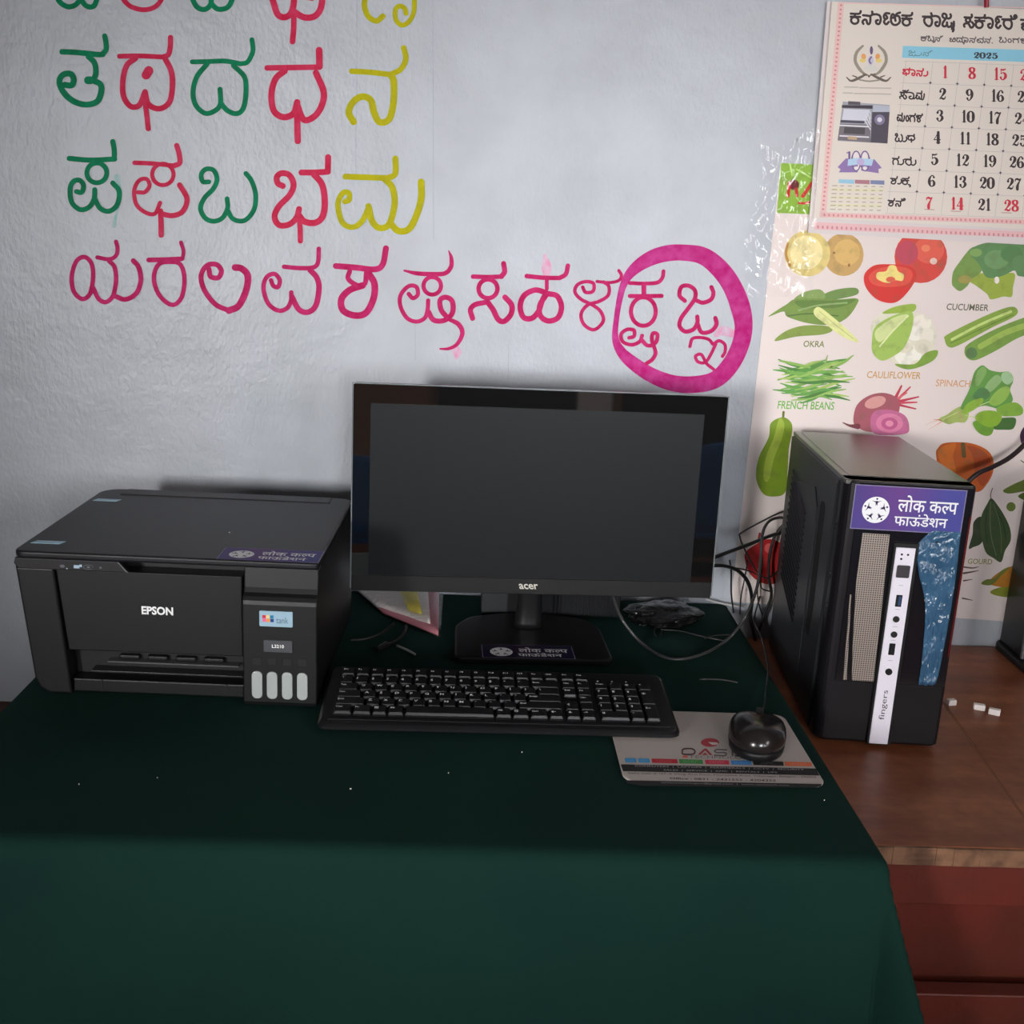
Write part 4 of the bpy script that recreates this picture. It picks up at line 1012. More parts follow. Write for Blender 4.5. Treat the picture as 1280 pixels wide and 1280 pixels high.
for z in (.1865, .1650): disc('audio_jack', cx_, z, .0043, DARKHOLE)
disc('reset_button', cx_, .1120, .0046, BLACK, d=.0018)
sp = Print(planemap((0, -.00625, 0), (1, 0, 0), (0, 0, 1), (0, -1, 0)))
for z in (.2330, .1998, .1755, .1565, .1275): sp.rect(cx_ - .003, z, cx_ + .003, z + .0008, rgb(170, 165, 172), 1)
gv, gf = text_geo('fingers', .0)
sp.geo(([(-b, a) for a, b in gv], gf), cx_ - .0044, .0850, cx_ + .0052, .0420, rgb(60, 50, 60), 1)
sp.build('strip_print', PRINT, st)
stk_w = .1400
sticker('foundation_sticker', tw, planemap((.0130, -.0018, TH - .0625), (1, 0, 0), (0, 0, 1), (0, -1, 0)), stk_w, .0570, 'purple sticker with white logo and Devanagari text', 1.0)
# top cover with an inset plate
link('top_cover', prism(rrect(.0005, TW - .0005, .004, TD - .001, .003, 2), 'z', TH - .006, TH, .0012, 2), PCTOP, tw)
link('top_plate', prism(rrect(.010, TW - .010, .028, TD - .012, .003, 3), 'z', TH - .001, TH + .0010, .0006, 1), PCTOP, tw)
# left side panel with a pressed grip and slanted vents
link('side_panel', box(-.0010, .0018, .033, TD - .002, .008, TH - .008, .0008, 1), PCSIDE, tw)
link('side_rail', box(-.0022, .0010, .034, .046, .012, TH - .012, .0008, 1), PCSIDE, tw)
link('grip_recess', prism(rrect(.085, .112, .120, .315, .010, 5), 'x', -.0016, -.0008), DARKHOLE, tw)
link('pressed_field', prism([(.125, .05), (.325, .05), (.325, .250), (.300, .300), (.150, .325), (.125, .30)], 'x', -.0028, -.0006, .0014, 2), PCSIDE, tw)
bm = bmesh.new()
for i in range(17):
    z = .105 + i * .0105
    y0, y1 = .185, .300
    V8 = [bm.verts.new(p) for p in ((-.0029, y0, z), (-.0029, y1, z + .040), (-.0029, y1, z + .0445), (-.0029, y0, z + .0045), (-.0052, y0, z + .002), (-.0052, y1, z + .042), (-.0029, y1, z + .0445), (-.0029, y0, z + .0045))]
    for f in ((0, 1, 5, 4), (4, 5, 2, 3), (0, 4, 3), (1, 2, 5)): bm.faces.new([V8[k] for k in f])
vt = link('side_vents', bm_mesh(bm), BLACK, tw, label='slanted vent louvres'); vt['kind'] = 'stuff'
for z in (.30, .235, .19): link('side_latch', prism([(.021 + .003 * math.cos(a * PI / 4), z + .005 * math.sin(a * PI / 4)) for a in range(8)], 'x', -.0012, .0020), BLACK, tw)

# ================================================================== BLACK CASE AT THE RIGHT EDGE OF THE PHOTO
p0 = hy(1256, 800, -.10)
p0.x += .030
dv = thing('black_case', 'black glossy upright case cut off at the right edge, on the brown table', 'case', (p0.x, -.10, T + ZB + .0005), -.03)
link('body', prism(rrect(.006, .19, .004, .095, .006, 4), 'z', .012, .322, .003, 2), BLACK_S, dv)
link('front_panel', box(.012, .184, -.001, .0045, .016, .318, .001), BLACK_G, dv)
link('edge_rim', box(.0035, .008, .0015, .008, .014, .320, .001), GREY_LINE, dv, label='pale grey edge rim')
link('foot_plate', prism(rrect(-.004, .19, -.045, .098, .02, 5), 'z', 0, .0125, .003, 2), BLACK, dv)
link('foot_mark', prism(rrect(.016, .030, -.032, -.024, .003, 3), 'z', .0123, .0134), GREY_LINE, dv)

# ================================================================== VEGETABLE POSTER
PY = -0.0012
po = thing('vegetable_poster', 'white vegetable chart with green heading stuck on the wall behind the tower', 'poster', (.75, 0, T - .03))
POL = Vector(po.location)
def rel(mp, loc): return lambda x, y, h: mp(x, y, h) - loc
ZV = (930, 280, 3.657); ZP = (950, 500, 2.783); ZQ = (1180, 520, 8.0); ZR = (1200, 640, 6.4); ZF = (930, 160, 6.4); ZT = (1060, 290, 5.818); ZS = (1150, 430, 9.846)
def sheet(name, c4, m, Y, th, parent, loc, label=None):
    f = [hy(u, v, Y) - loc for u, v in c4]; b = [p + Vector((0, th, 0)) for p in f]
    me = mesh(f + b, [(0, 1, 2, 3), (7, 6, 5, 4), (0, 4, 5, 1), (1, 5, 6, 2), (2, 6, 7, 3), (3, 7, 4, 0)])
    return link(name, me, m, parent, label=label)
sheet('sheet', [(976, 204), (1452, 226), (1440, 790), (914, 752)], PAPER_POST, PY, .0008, po, POL)
def veg(name, label, zone, items, layer0=1):
    pr = Print(rel(pixmap(*zone, PY - .0001), POL), .00012)
    for k, it in enumerate(items):
        kind = it[0]; L = layer0 + k
        if kind == 'p': pr.poly(it[2], rgb(*it[1]), L, 5)
        elif kind == 'q': pr.poly(it[2], rgb(*it[1]), L, 0)
        elif kind == 'e': pr.ell(*it[2], rgb(*it[1]), L, *(it[3:] or (0,)))
        elif kind == 's': pr.stroke(it[3], it[2], rgb(*it[1]), L)
        elif kind == 't': pr.text(it[2], *it[3], rgb(*it[1]), L, it[4] if len(it) > 4 else .02, .012, it[5] if len(it) > 5 else .15)
    return pr.build(name, PRINT_POST, po, label)
veg('poster_heading', 'lime green heading block with red letters', ZF, [
  ('q', (128, 168, 52), [(296, 280), (900, 308), (900, 705), (262, 680)]), ('s', (60, 20, 20), 60, [(380, 455), (405, 460)]), ('e', (96, 20, 24), (400, 455, 42, 42)),
  ('s', (190, 30, 36), 26, [(362, 440), (358, 500), (352, 545)]), ('s', (190, 30, 36), 26, [(418, 490), (425, 540)]), ('s', (196, 40, 36), 28, [(470, 545), (510, 490), (560, 430), (640, 430)]), ('s', (196, 40, 36), 18, [(440, 600), (500, 600), (640, 560)]),
  ('s', (170, 205, 100), 12, [(370, 290), (385, 380)]), ('s', (175, 205, 110), 10, [(420, 330), (540, 400)])])
veg('potato_picture', 'printed potatoes', ZV, [
  ('e', (184, 148, 92), (455, 140, 92, 98)), ('e', (200, 164, 100), (470, 130, 60, 60)), ('e', (140, 100, 60), (412, 132, 6, 5)), ('e', (140, 100, 60), (480, 188, 5, 8)),
  ('e', (206, 186, 118), (290, 135, 105, 105)), ('e', (222, 206, 150), (285, 130, 75, 78)), ('s', (176, 130, 60), 12, [(200, 90), (192, 140), (210, 190)])])
veg('tomato_picture', 'printed tomatoes', ZT, [
  ('e', (196, 66, 58), (530, 180, 192, 192)), ('e', (206, 88, 72), (590, 130, 110, 100)), ('e', (178, 66, 84), (430, 150, 80, 90)), ('e', (226, 190, 180), (622, 212, 26, 24)), ('e', (214, 120, 90), (565, 118, 32, 26)),
  ('p', (196, 48, 44), [(115, 350), (130, 290), (200, 240), (320, 235), (440, 245), (495, 290), (490, 350), (440, 430), (370, 500), (300, 517), (210, 490), (140, 420)]),
  ('p', (206, 76, 62), [(150, 330), (200, 275), (310, 250), (430, 262), (470, 310), (430, 380), (300, 400), (190, 385)]),
  ('p', (222, 200, 120), [(208, 335), (215, 295), (275, 285), (300, 245), (345, 245), (365, 285), (405, 310), (395, 355), (340, 350), (300, 370), (250, 362)]), ('e', (210, 90, 70), (310, 345, 34, 20))])
veg('broccoli_picture', 'printed broccoli', ZT, [
  ('p', (142, 160, 62), [(880, 350), (960, 300), (1090, 310), (1210, 300), (1200, 400), (1190, 470), (1130, 470), (1040, 490), (1010, 450), (930, 390)]),
  ('p', (110, 140, 70), [(755, 370), (765, 290), (810, 220), (880, 130), (930, 105), (1000, 110), (1010, 200), (960, 300), (900, 340), (870, 390), (815, 430), (770, 400)]),
  ('p', (88, 128, 80), [(880, 140), (1000, 80), (1180, 82), (1330, 88), (1330, 300), (1240, 320), (1210, 280), (1120, 320), (1010, 330), (950, 230)]),
  ('e', (104, 142, 92), (1080, 200, 90, 70)), ('e', (82, 122, 76), (1190, 160, 80, 60)), ('e', (118, 152, 84), (930, 150, 45, 30)), ('e', (150, 140, 74), (850, 345, 50, 30)), ('e', (222, 212, 206), (1082, 350, 18, 26)), ('e', (92, 130, 84), (1250, 230, 60, 60))])
veg('okra_picture', 'printed okra pods', ZV, [
  ('p', (104, 132, 70), [(350, 330), (420, 300), (510, 292), (520, 320), (450, 340), (370, 350)]), ('p', (124, 148, 84), [(230, 345), (280, 310), (350, 300), (370, 340), (300, 360)]),
  ('p', (112, 138, 66), [(180, 400), (110, 424), (190, 370), (250, 340), (420, 345), (515, 340), (515, 370), (470, 430), (400, 460), (300, 455), (200, 425)]),
  ('p', (92, 122, 58), [(240, 350), (400, 350), (510, 345), (440, 380), (330, 385), (260, 380)]), ('s', (132, 156, 96), 8, [(250, 395), (340, 372), (470, 360)]), ('s', (80, 108, 54), 6, [(200, 420), (300, 410), (430, 420)]),
  ('p', (122, 142, 66), [(140, 535), (190, 490), (270, 465), (370, 465), (405, 485), (360, 505), (240, 515)]), ('p', (206, 208, 142), [(320, 392), (345, 380), (400, 420), (470, 480), (525, 540), (450, 515), (370, 455), (325, 420)]), ('s', (180, 186, 116), 4, [(345, 400), (430, 470), (500, 525)])])
veg('okra_caption', 'printed word OKRA', ZV, [('t', (112, 120, 60), 'OKRA', (270, 533, 366, 562))])
veg('cauliflower_picture', 'printed cauliflower', ZV, [
  ('p', (206, 202, 184), [(585, 500), (590, 440), (640, 405), (730, 395), (830, 420), (875, 480), (870, 560), (830, 620), (760, 655), (700, 640), (640, 600)]),
  ('e', (218, 212, 198), (815, 450, 42, 36)), ('e', (222, 216, 204), (780, 500, 40, 34)), ('e', (214, 208, 194), (835, 510, 34, 36)), ('e', (224, 218, 206), (750, 600, 62, 48)), ('e', (204, 198, 178), (820, 560, 40, 34)), ('e', (216, 210, 190), (735, 560, 40, 30)), ('e', (212, 206, 188), (790, 640, 30, 18)),
  ('p', (140, 166, 66), [(632, 408), (690, 378), (780, 366), (775, 400), (700, 408)]),
  ('p', (150, 178, 86), [(585, 540), (600, 470), (680, 420), (765, 400), (770, 470), (735, 560), (690, 600), (630, 625), (590, 590)]), ('p', (192, 202, 140), [(600, 490), (680, 430), (750, 415), (690, 480), (620, 540)]), ('s', (206, 212, 160), 7, [(620, 560), (680, 490), (750, 420)]),
  ('p', (118, 150, 60), [(690, 640), (780, 640), (830, 590), (885, 578), (870, 620), (800, 655), (740, 664)])])
veg('cauliflower_caption', 'printed word CAULIFLOWER', ZV, [('t', (190, 148, 92), 'CAULIFLOWER', (560, 672, 806, 704))])
veg('cucumber_caption', 'printed word CUCUMBER', ZV, [('t', (92, 94, 72), 'CUCUMBER', (924, 363, 1116, 393), .025)])
veg('cucumber_picture', 'printed cucumbers', ZV, [
  ('p', (124, 152, 62), [(918, 530), (930, 505), (1080, 430), (1200, 382), (1245, 385), (1240, 420), (1130, 475), (980, 555), (935, 562)]), ('s', (182, 200, 118), 12, [(950, 528), (1080, 460), (1220, 400)]), ('s', (98, 130, 48), 5, [(945, 545), (1100, 472), (1230, 415)]),
  ('p', (112, 146, 64), [(1008, 580), (1030, 545), (1150, 480), (1290, 425), (1420, 400), (1410, 500), (1280, 510), (1150, 580), (1060, 622), (1020, 612)]), ('s', (146, 172, 80), 26, [(1080, 560), (1200, 495), (1330, 450)]), ('e', (84, 118, 72), (1040, 590, 26, 26))])
beans = []
random.seed(11)
GR = [(86, 140, 66), (112, 160, 76), (140, 174, 92), (72, 122, 58), (156, 180, 96), (96, 150, 74)]
for i in range(34):
    cy_ = random.uniform(640, 785); cx0 = 300 + random.uniform(-70, 70); a = random.uniform(-.42, .30); l = random.uniform(120, 175) * (1 - abs(cy_ - 715) / 260)
    dx, dy = math.cos(a) * l, math.sin(a) * l
    beans.append(('s', GR[i % 6], 13, [(cx0 - dx, cy_ - dy, 4), (cx0 - dx * .4, cy_ - dy * .4 + 6, 13), (cx0 + dx * .4, cy_ + dy * .4 - 4, 13), (cx0 + dx, cy_ + dy, 4)]))
for q in ([(400, 660, 10), (460, 630, 12), (500, 600, 4)], [(165, 625, 8), (230, 640, 13), (300, 655, 10)], [(370, 640, 10), (382, 600, 3)]): beans.append(('s', (130, 166, 84), 10, q))
veg('french_bean_picture', 'printed heap of french beans', ZV, beans)
veg('french_bean_caption', 'printed words FRENCH BEANS', ZV, [('t', (104, 164, 66), 'FRENCH BEANS', (152, 808, 410, 845))])
veg('beetroot_picture', 'printed beetroots', ZV, [
  ('s', (176, 56, 74), 12, [(690, 800, 16), (720, 740, 8)]), ('s', (186, 66, 84), 10, [(700, 805, 14), (760, 745, 6)]), ('s', (176, 56, 74), 10, [(705, 812, 14), (798, 790, 6)]), ('s', (186, 66, 84), 10, [(705, 818, 12), (790, 815, 6)]), ('s', (176, 56, 74), 10, [(700, 825, 12), (785, 845, 6)]), ('s', (196, 96, 104), 8, [(698, 800, 12), (745, 772, 5)]),
  ('p', (152, 82, 92), [(500, 900), (515, 830), (570, 785), (640, 772), (700, 795), (712, 840), (690, 900), (640, 945), (570, 950), (520, 930)]), ('e', (196, 140, 136), (600, 815, 50, 26, ), -.3), ('s', (110, 50, 62), 14, [(520, 925, 26), (485, 922, 12), (452, 908, 4)]),
  ('p', (178, 96, 134), [(578, 900), (600, 855), (670, 850), (735, 875), (755, 925), (735, 960), (600, 960)]), ('e', (198, 116, 148), (665, 910, 62, 44)), ('e', (176, 84, 126), (665, 912, 38, 28)), ('e', (204, 128, 156), (665, 912, 18, 14))])
spin = [('s', (196, 150, 122), 5, [(250, 930, 12), (150, 960, 4), (60, 1000, 2)]), ('s', (206, 140, 120), 5, [(260, 960, 12), (180, 1010, 4), (110, 1050, 2)]), ('s', (186, 120, 100), 5, [(240, 930, 12), (160, 930, 3)]), ('s', (150, 70, 60), 14, [(240, 935), (330, 975)]),
  ('p', (150, 168, 92), [(240, 920), (330, 870), (430, 800), (520, 770), (600, 850), (560, 960), (450, 965), (340, 985)]), ('s', (190, 200, 130), 10, [(280, 930), (480, 830)]), ('s', (176, 150, 110), 14, [(470, 830), (520, 950)]),
  ('p', (92, 142, 66), [(640, 440), (680, 330), (770, 262), (860, 320), (980, 345), (1100, 345), (1150, 440), (1110, 560), (1140, 700), (1000, 800), (800, 760), (620, 800), (500, 790), (600, 580)]),
  ('p', (120, 158, 90), [(680, 480), (700, 350), (780, 275), (820, 340), (760, 460), (710, 520)]), ('p', (134, 168, 110), [(800, 540), (860, 440), (950, 380), (1010, 440), (940, 530), (860, 590)]), ('p', (150, 182, 138), [(1010, 360), (1110, 350), (1150, 440), (1080, 500), (1010, 450)]),
  ('p', (76, 120, 70), [(650, 640), (740, 540), (830, 560), (860, 640), (780, 690), (700, 690)]), ('p', (134, 170, 76), [(850, 720), (920, 600), (1040, 520), (1110, 560), (1060, 680), (940, 760)]),
  ('p', (118, 158, 58), [(940, 800), (1040, 740), (1180, 720), (1265, 790), (1250, 870), (1120, 890), (1000, 880)]), ('p', (130, 166, 58), [(520, 830), (600, 720), (760, 665), (770, 720), (680, 800), (560, 860)]),
  ('p', (62, 100, 48), [(900, 1040), (960, 930), (1080, 905), (1180, 920), (1150, 1040), (1030, 1055)]), ('p', (96, 142, 44), [(650, 970), (760, 940), (900, 1010), (880, 1110), (800, 1130), (710, 1080)]), ('p', (122, 160, 46), [(680, 900), (760, 830), (920, 825), (1010, 900), (950, 1000), (830, 1020), (720, 960)]), ('s', (176, 198, 110), 8, [(560, 880), (690, 905)]), ('s', (200, 210, 150), 8, [(740, 755), (850, 710)])]
veg('spinach_picture', 'printed spinach bunch', ZS, spin)
veg('spinach_caption', 'printed word SPINACH', ZS, [('t', (196, 150, 112), 'SPINACH', (190, 435, 612, 520), .03)])
veg('bottle_gourd_picture', 'printed bottle gourd', ZP, [
  ('s', (92, 104, 40), 8, [(82, 42), (80, 66)]), ('p', (112, 138, 36), [(80, 60), (108, 78), (112, 110), (100, 170), (96, 250), (88, 320), (50, 336), (10, 325), (-14, 270), (-4, 200), (30, 130), (38, 80)]), ('p', (142, 162, 60), [(66, 66), (84, 80), (78, 130), (50, 200), (30, 280), (12, 270), (20, 200), (48, 130)])])
veg('pumpkin_picture', 'printed pumpkin', ZQ, [
  ('p', (178, 84, 24), [(-80, 380), (-60, 320), (0, 272), (160, 262), (300, 280), (430, 340), (490, 430), (490, 560), (430, 680), (330, 760), (100, 700), (-40, 560)]), ('p', (196, 104, 32), [(-60, 400), (-40, 330), (40, 285), (120, 280), (90, 400), (120, 560), (0, 520)]), ('p', (158, 66, 26), [(240, 300), (380, 340), (470, 450), (460, 600), (380, 700), (320, 600), (300, 420)]), ('s', (150, 70, 30), 8, [(230, 300), (290, 400), (310, 560)]), ('s', (96, 76, 36), 44, [(190, 285), (200, 400)])])
veg('bitter_gourd_picture', 'printed dark green bitter gourd', ZR, [
  ('p', (44, 58, 36), [(70, 290), (100, 180), (110, 80), (170, 40), (200, 160), (170, 250), (110, 280)]), ('p', (58, 76, 46), [(160, 120), (175, 20), (220, -70), (250, -110), (290, -70), (350, 20), (400, 130), (405, 230), (360, 310), (330, 400), (270, 370), (200, 310)]),
  ('s', (96, 112, 78), 6, [(245, -80), (240, 60), (250, 200), (290, 350)]), ('s', (86, 102, 68), 6, [(270, -60), (310, 60), (330, 200), (330, 330)]), ('s', (36, 50, 30), 6, [(215, -20), (205, 120), (220, 260)]), ('s', (36, 50, 30), 6, [(300, 0), (350, 110), (370, 230)]), ('s', (60, 60, 40), 6, [(250, -100), (245, -140), (260, -190)])])
veg('gourd_caption', 'printed word GOURD', ZR, [('t', (138, 134, 70), 'GOURD', (60, 372, 255, 414), .03)])
veg('pepper_picture', 'printed orange and green pods', ZR, [
  ('p', (120, 128, 44), [(240, 640), (330, 600), (480, 585), (480, 680), (320, 675)]), ('p', (170, 112, 40), [(230, 560), (300, 490), (400, 440), (480, 420), (480, 570), (380, 600), (270, 590)]), ('p', (100, 112, 44), [(170, 570), (210, 540), (280, 530), (330, 470), (400, 440), (320, 520), (260, 580), (200, 585)]),
  ('s', (76, 66, 56), 12, [(30, 440, 12), (100, 448, 10), (150, 438, 4)]), ('s', (76, 66, 56), 14, [(30, 490, 16), (90, 480, 12), (150, 468, 4)]), ('s', (66, 58, 52), 12, [(30, 550, 12), (100, 538, 4)]), ('s', (66, 58, 52), 14, [(20, 690, 12), (100, 706, 5)])])
veg('pea_picture', 'printed green pea pods', ZQ, [
  ('p', (92, 108, 46), [(590, 745), (680, 690), (780, 645), (900, 600), (900, 720), (760, 760), (640, 775)]), ('e', (96, 112, 50), (670, 908, 46, 46)), ('p', (84, 104, 46), [(740, 800), (820, 760), (900, 770), (900, 850), (800, 840)]), ('s', (76, 80, 40), 10, [(770, 445), (820, 480)])])
veg('aubergine_picture', 'printed purple aubergine cut off by the frame', ZQ, [('p', (66, 40, 66), [(760, 200), (800, 110), (900, 60), (1000, 100), (1000, 330), (880, 340), (790, 300)])])
veg('red_capsicum_picture', 'printed red capsicum low on the left', (900, 600, 4.925), [
  ('p', (150, 28, 32), [(160, 440), (240, 385), (290, 365), (350, 375), (420, 440), (420, 560), (330, 640), (240, 625), (180, 570), (155, 500)]), ('e', (186, 80, 80), (300, 420, 26, 30)), ('s', (150, 40, 40), 14, [(235, 380), (245, 330)])])
# crinkled clear film over the poster's upper left corner and out onto the wall
def film_sheet():
    nu, nv = 60, 90
    V = []
    random.seed(2)
    for j in range(nv + 1):
        for i in range(nu + 1):
            s, t = i / nu, j / nv
            u = 951 + 75 * s + (-22) * t * (1 - s) + 6 * math.sin(7 * t) * (1 - s) - 10 * t * s
            v = 166 + 14 * (1 - s) * (1 - t) + 205 * t + 8 * math.sin(5 * s) * (1 - t)
            ridge = abs(math.sin(9 * s - 6 * t + 1.5 * math.sin(6 * t))) ** 3 + .7 * abs(math.sin(14 * s + 9 * t)) ** 4 + .5 * abs(math.sin(21 * t - 5 * s)) ** 5
            V.append(hy(u, v, -.0072 - .0022 * ridge) - POL)
    F = [(j * (nu + 1) + i, j * (nu + 1) + i + 1, (j + 1) * (nu + 1) + i + 1, (j + 1) * (nu + 1) + i) for j in range(nv) for i in range(nu)]
    return link('clear_film', mesh(V, F), FILM, po, smooth=True, label='crinkled clear plastic film over the upper left corner')
film_sheet()

# ================================================================== CALENDAR
CY1, CY2 = -.0100, -.0065
ca = thing('wall_calendar', 'paper month calendar with Kannada heading hanging over the vegetable poster', 'calendar', (.70, 0, T + .62))
CAL = Vector(ca.location)
sheet('front_page', [(1040, 2), (1420, 17), (1398, 293), (1017, 272)], PAPER_CAL, CY1, .0010, ca, CAL)
sheet('back_page', [(1034, 2), (1414, 17), (1392, 312), (1010, 291)], PAPER_CAL2, CY2, .0012, ca, CAL, 'second page showing below the first')
link('hanging_cord', tube([hy(1233, 9, -.0118) - CAL, hy(1233, -10, -.012) - CAL, hy(1232, -40, -.006) - CAL], .0036, 8, 3), mat('red_cord', (0.35, 0.01, 0.03, 1), .5), ca, label='red hanging cord')
CM = rel(pixmap(1000, 0, 4.5714, CY1 - .0001), CAL)
K_ = rgb(58, 48, 50); RD = rgb(190, 42, 62); GL = rgb(176, 168, 168)
def cprint(name, label, fn):
    pr = Print(CM, .00012); fn(pr); return pr.build(name, PRINT, ca, label)
def _norm(idx, take=None):
    st = LET[idx][3][:take] if take else LET[idx][3]
    pts = [p for w, q in st for p in (q[1] if q[0] == 'C' else q)]
    ax = min(p[0] for p in pts); bx = max(p[0] for p in pts); ay = min(p[1] for p in pts); by = max(p[1] for p in pts)
    out = []
    for w, q in st:
        closed = q[0] == 'C'; q = q[1] if closed else q
        out.append((closed, [((p[0] - ax) / (bx - ax), (p[1] - ay) / (by - ay)) for p in q]))
    return out
O = lambda *p: (False, list(p))
HEAD = O((.02, .24), (.5, .25), (.84, .23), (.97, .12), (.96, 0))
def ring_(cx_, cy_, rx, ry): return (True, [(cx_ + rx * math.cos(2 * PI * i / 10), cy_ + ry * math.sin(2 * PI * i / 10)) for i in range(10)])
KG = {'dha': _norm(8), 'na': _norm(9), 'ba': _norm(12), 'bha': _norm(13), 'ma': _norm(14), 'ra': _norm(16), 'va': _norm(18), 'sha': _norm(19), 'sa': _norm(21), 'lla': _norm(23), 'ka': _norm(24, 4), 'ja': _norm(25, 3), 'da': _norm(7),
 'aa': [O((-.25, .24), (.25, .20), (.72, .30), (.86, .60), (.66, .95), (.30, .93), (.22, .72), (.48, .66))],
 'ga': [O((.14, .97), (.08, .60), (.30, .34), (.66, .34), (.88, .60), (.84, .97)), HEAD],
 'tta': [O((.42, .30), (.24, .14), (.08, .30), (.06, .72), (.28, .97), (.64, .97), (.94, .72), (.88, .34), (.66, .26)), O((.50, .66), (.46, .40), (.62, .12), (.95, .0)), O((.24, .44), (.42, .30))],
 'u': [O((-.20, .94), (.30, .97), (.86, .74), (.84, .36))],
 'am': [ring_(.5, .62, .40, .34)],
 'i': [O((-.5, .24), (.30, .20), (.70, .06), (.40, -.08), (.10, .04), (.26, .18))],
 'oo': [O((-.62, .02), (-.2, .10), (.1, -.06)), O((-.25, .26), (.25, .20), (.72, .30), (.86, .60), (.66, .95), (.30, .93), (.22, .72), (.48, .66)), O((.86, .95), (1.12, .78))],
 'arka': [O((1.0, .10), (.40, .10), (.10, .34), (.30, .56), (.66, .46), (.50, .28)), O((.34, .56), (.14, .80), (.50, .97), (.90, .78))],
 'ya2': [O((-.50, .95), (-.20, 1.12), (.10, .92), (.10, .60)), O((-.36, 1.16), (-.06, 1.08), (.04, 1.22), (-.14, 1.34))],
 'ra2': [O((-.60, 1.02), (-.10, 1.06), (.06, 1.20), (-.18, 1.30))],
 'ba2': [O((-.8, 1.05), (-.6, 1.28), (-.4, 1.05), (-.2, 1.28), (0, 1.05))],
 'hal': [O((-.3, .20), (.05, -.05), (.55, -.06))],
 'uv': [O((.10, .50), (.26, .36), (.34, .56), (.12, .80), (.26, .97), (.50, .90), (.54, .62)), O((.54, .62), (.62, .95), (.92, .92), (1, .52), (.84, .30), (.66, .42), (.82, .55))],
 'mu': [O((.10, .60), (.26, .50), (.30, .70), (.10, .80), (.26, .97), (.50, .90), (.54, .55)), HEAD, O((.54, .55), (.62, .95), (.92, .92), (.95, .3))],
 'dot': [O((.1, .95), (.2, .97))], 'sp': [],
}
def kword(pr, seq, x0, y0, x1, y1, c, wt, layer=1, slope=.035):
    """letters (kind, advance) set in the box; strokes contrast thick downwards"""
    tot = sum(a for _, a in seq); sx = (x1 - x0) / tot; h = y1 - y0; x = 0
    k = 0
    for kind, adv in seq:
        w = (adv if adv > .1 else .45) * .84
        for closed, pts in KG[kind]:
            q = [(x0 + (x + a * w) * sx, y0 + b * h + slope * (x + a * w) * sx, wt) for a, b in pts]
            pr.stroke(q, wt, c, layer + (k % 7) * .12, closed, 4); k += 1
        x += adv
def header(pr):
    kword(pr, [('ka', 1), ('na', 1), ('aa', .75), ('arka', .62), ('tta', 1), ('ka', 1)], 290, 62, 652, 134, K_, 13.5)
    kword(pr, [('ra', 1), ('aa', .8), ('ja', 1), ('ya2', .05)], 702, 74, 880, 148, K_, 13.5)
    kword(pr, [('sa', 1), ('ka', 1), ('aa', .75), ('arka', .62), ('ra', 1), ('i', .02)], 937, 82, 1222, 156, K_, 13.5)
    kword(pr, [('mu', 1), ('da', 1), ('ra2', .05), ('tta', 1)], 1262, 95, 1480, 170, K_, 13.5)
cprint('heading', 'bold Kannada heading', header)
def sub(pr):
    c = rgb(96, 86, 88)
    kword(pr, [('ka', 1), ('ba', 1), ('ba2', .02), ('na', 1), ('hal', .3)], 692, 204, 822, 232, c, 6.5)
    kword(pr, [('uv', 1), ('da', 1), ('ya2', .02), ('aa', .7), ('na', 1), ('va', 1), ('na', 1), ('dot', .2)], 852, 206, 1106, 238, c, 6.5)
    kword(pr, [('ba', 1), ('am', .6), ('ga', 1), ('lla', 1), ('u', .5), ('ra', 1), ('u', .5)], 1140, 212, 1400, 242, c, 6.5)
cprint('subheading', None, sub)
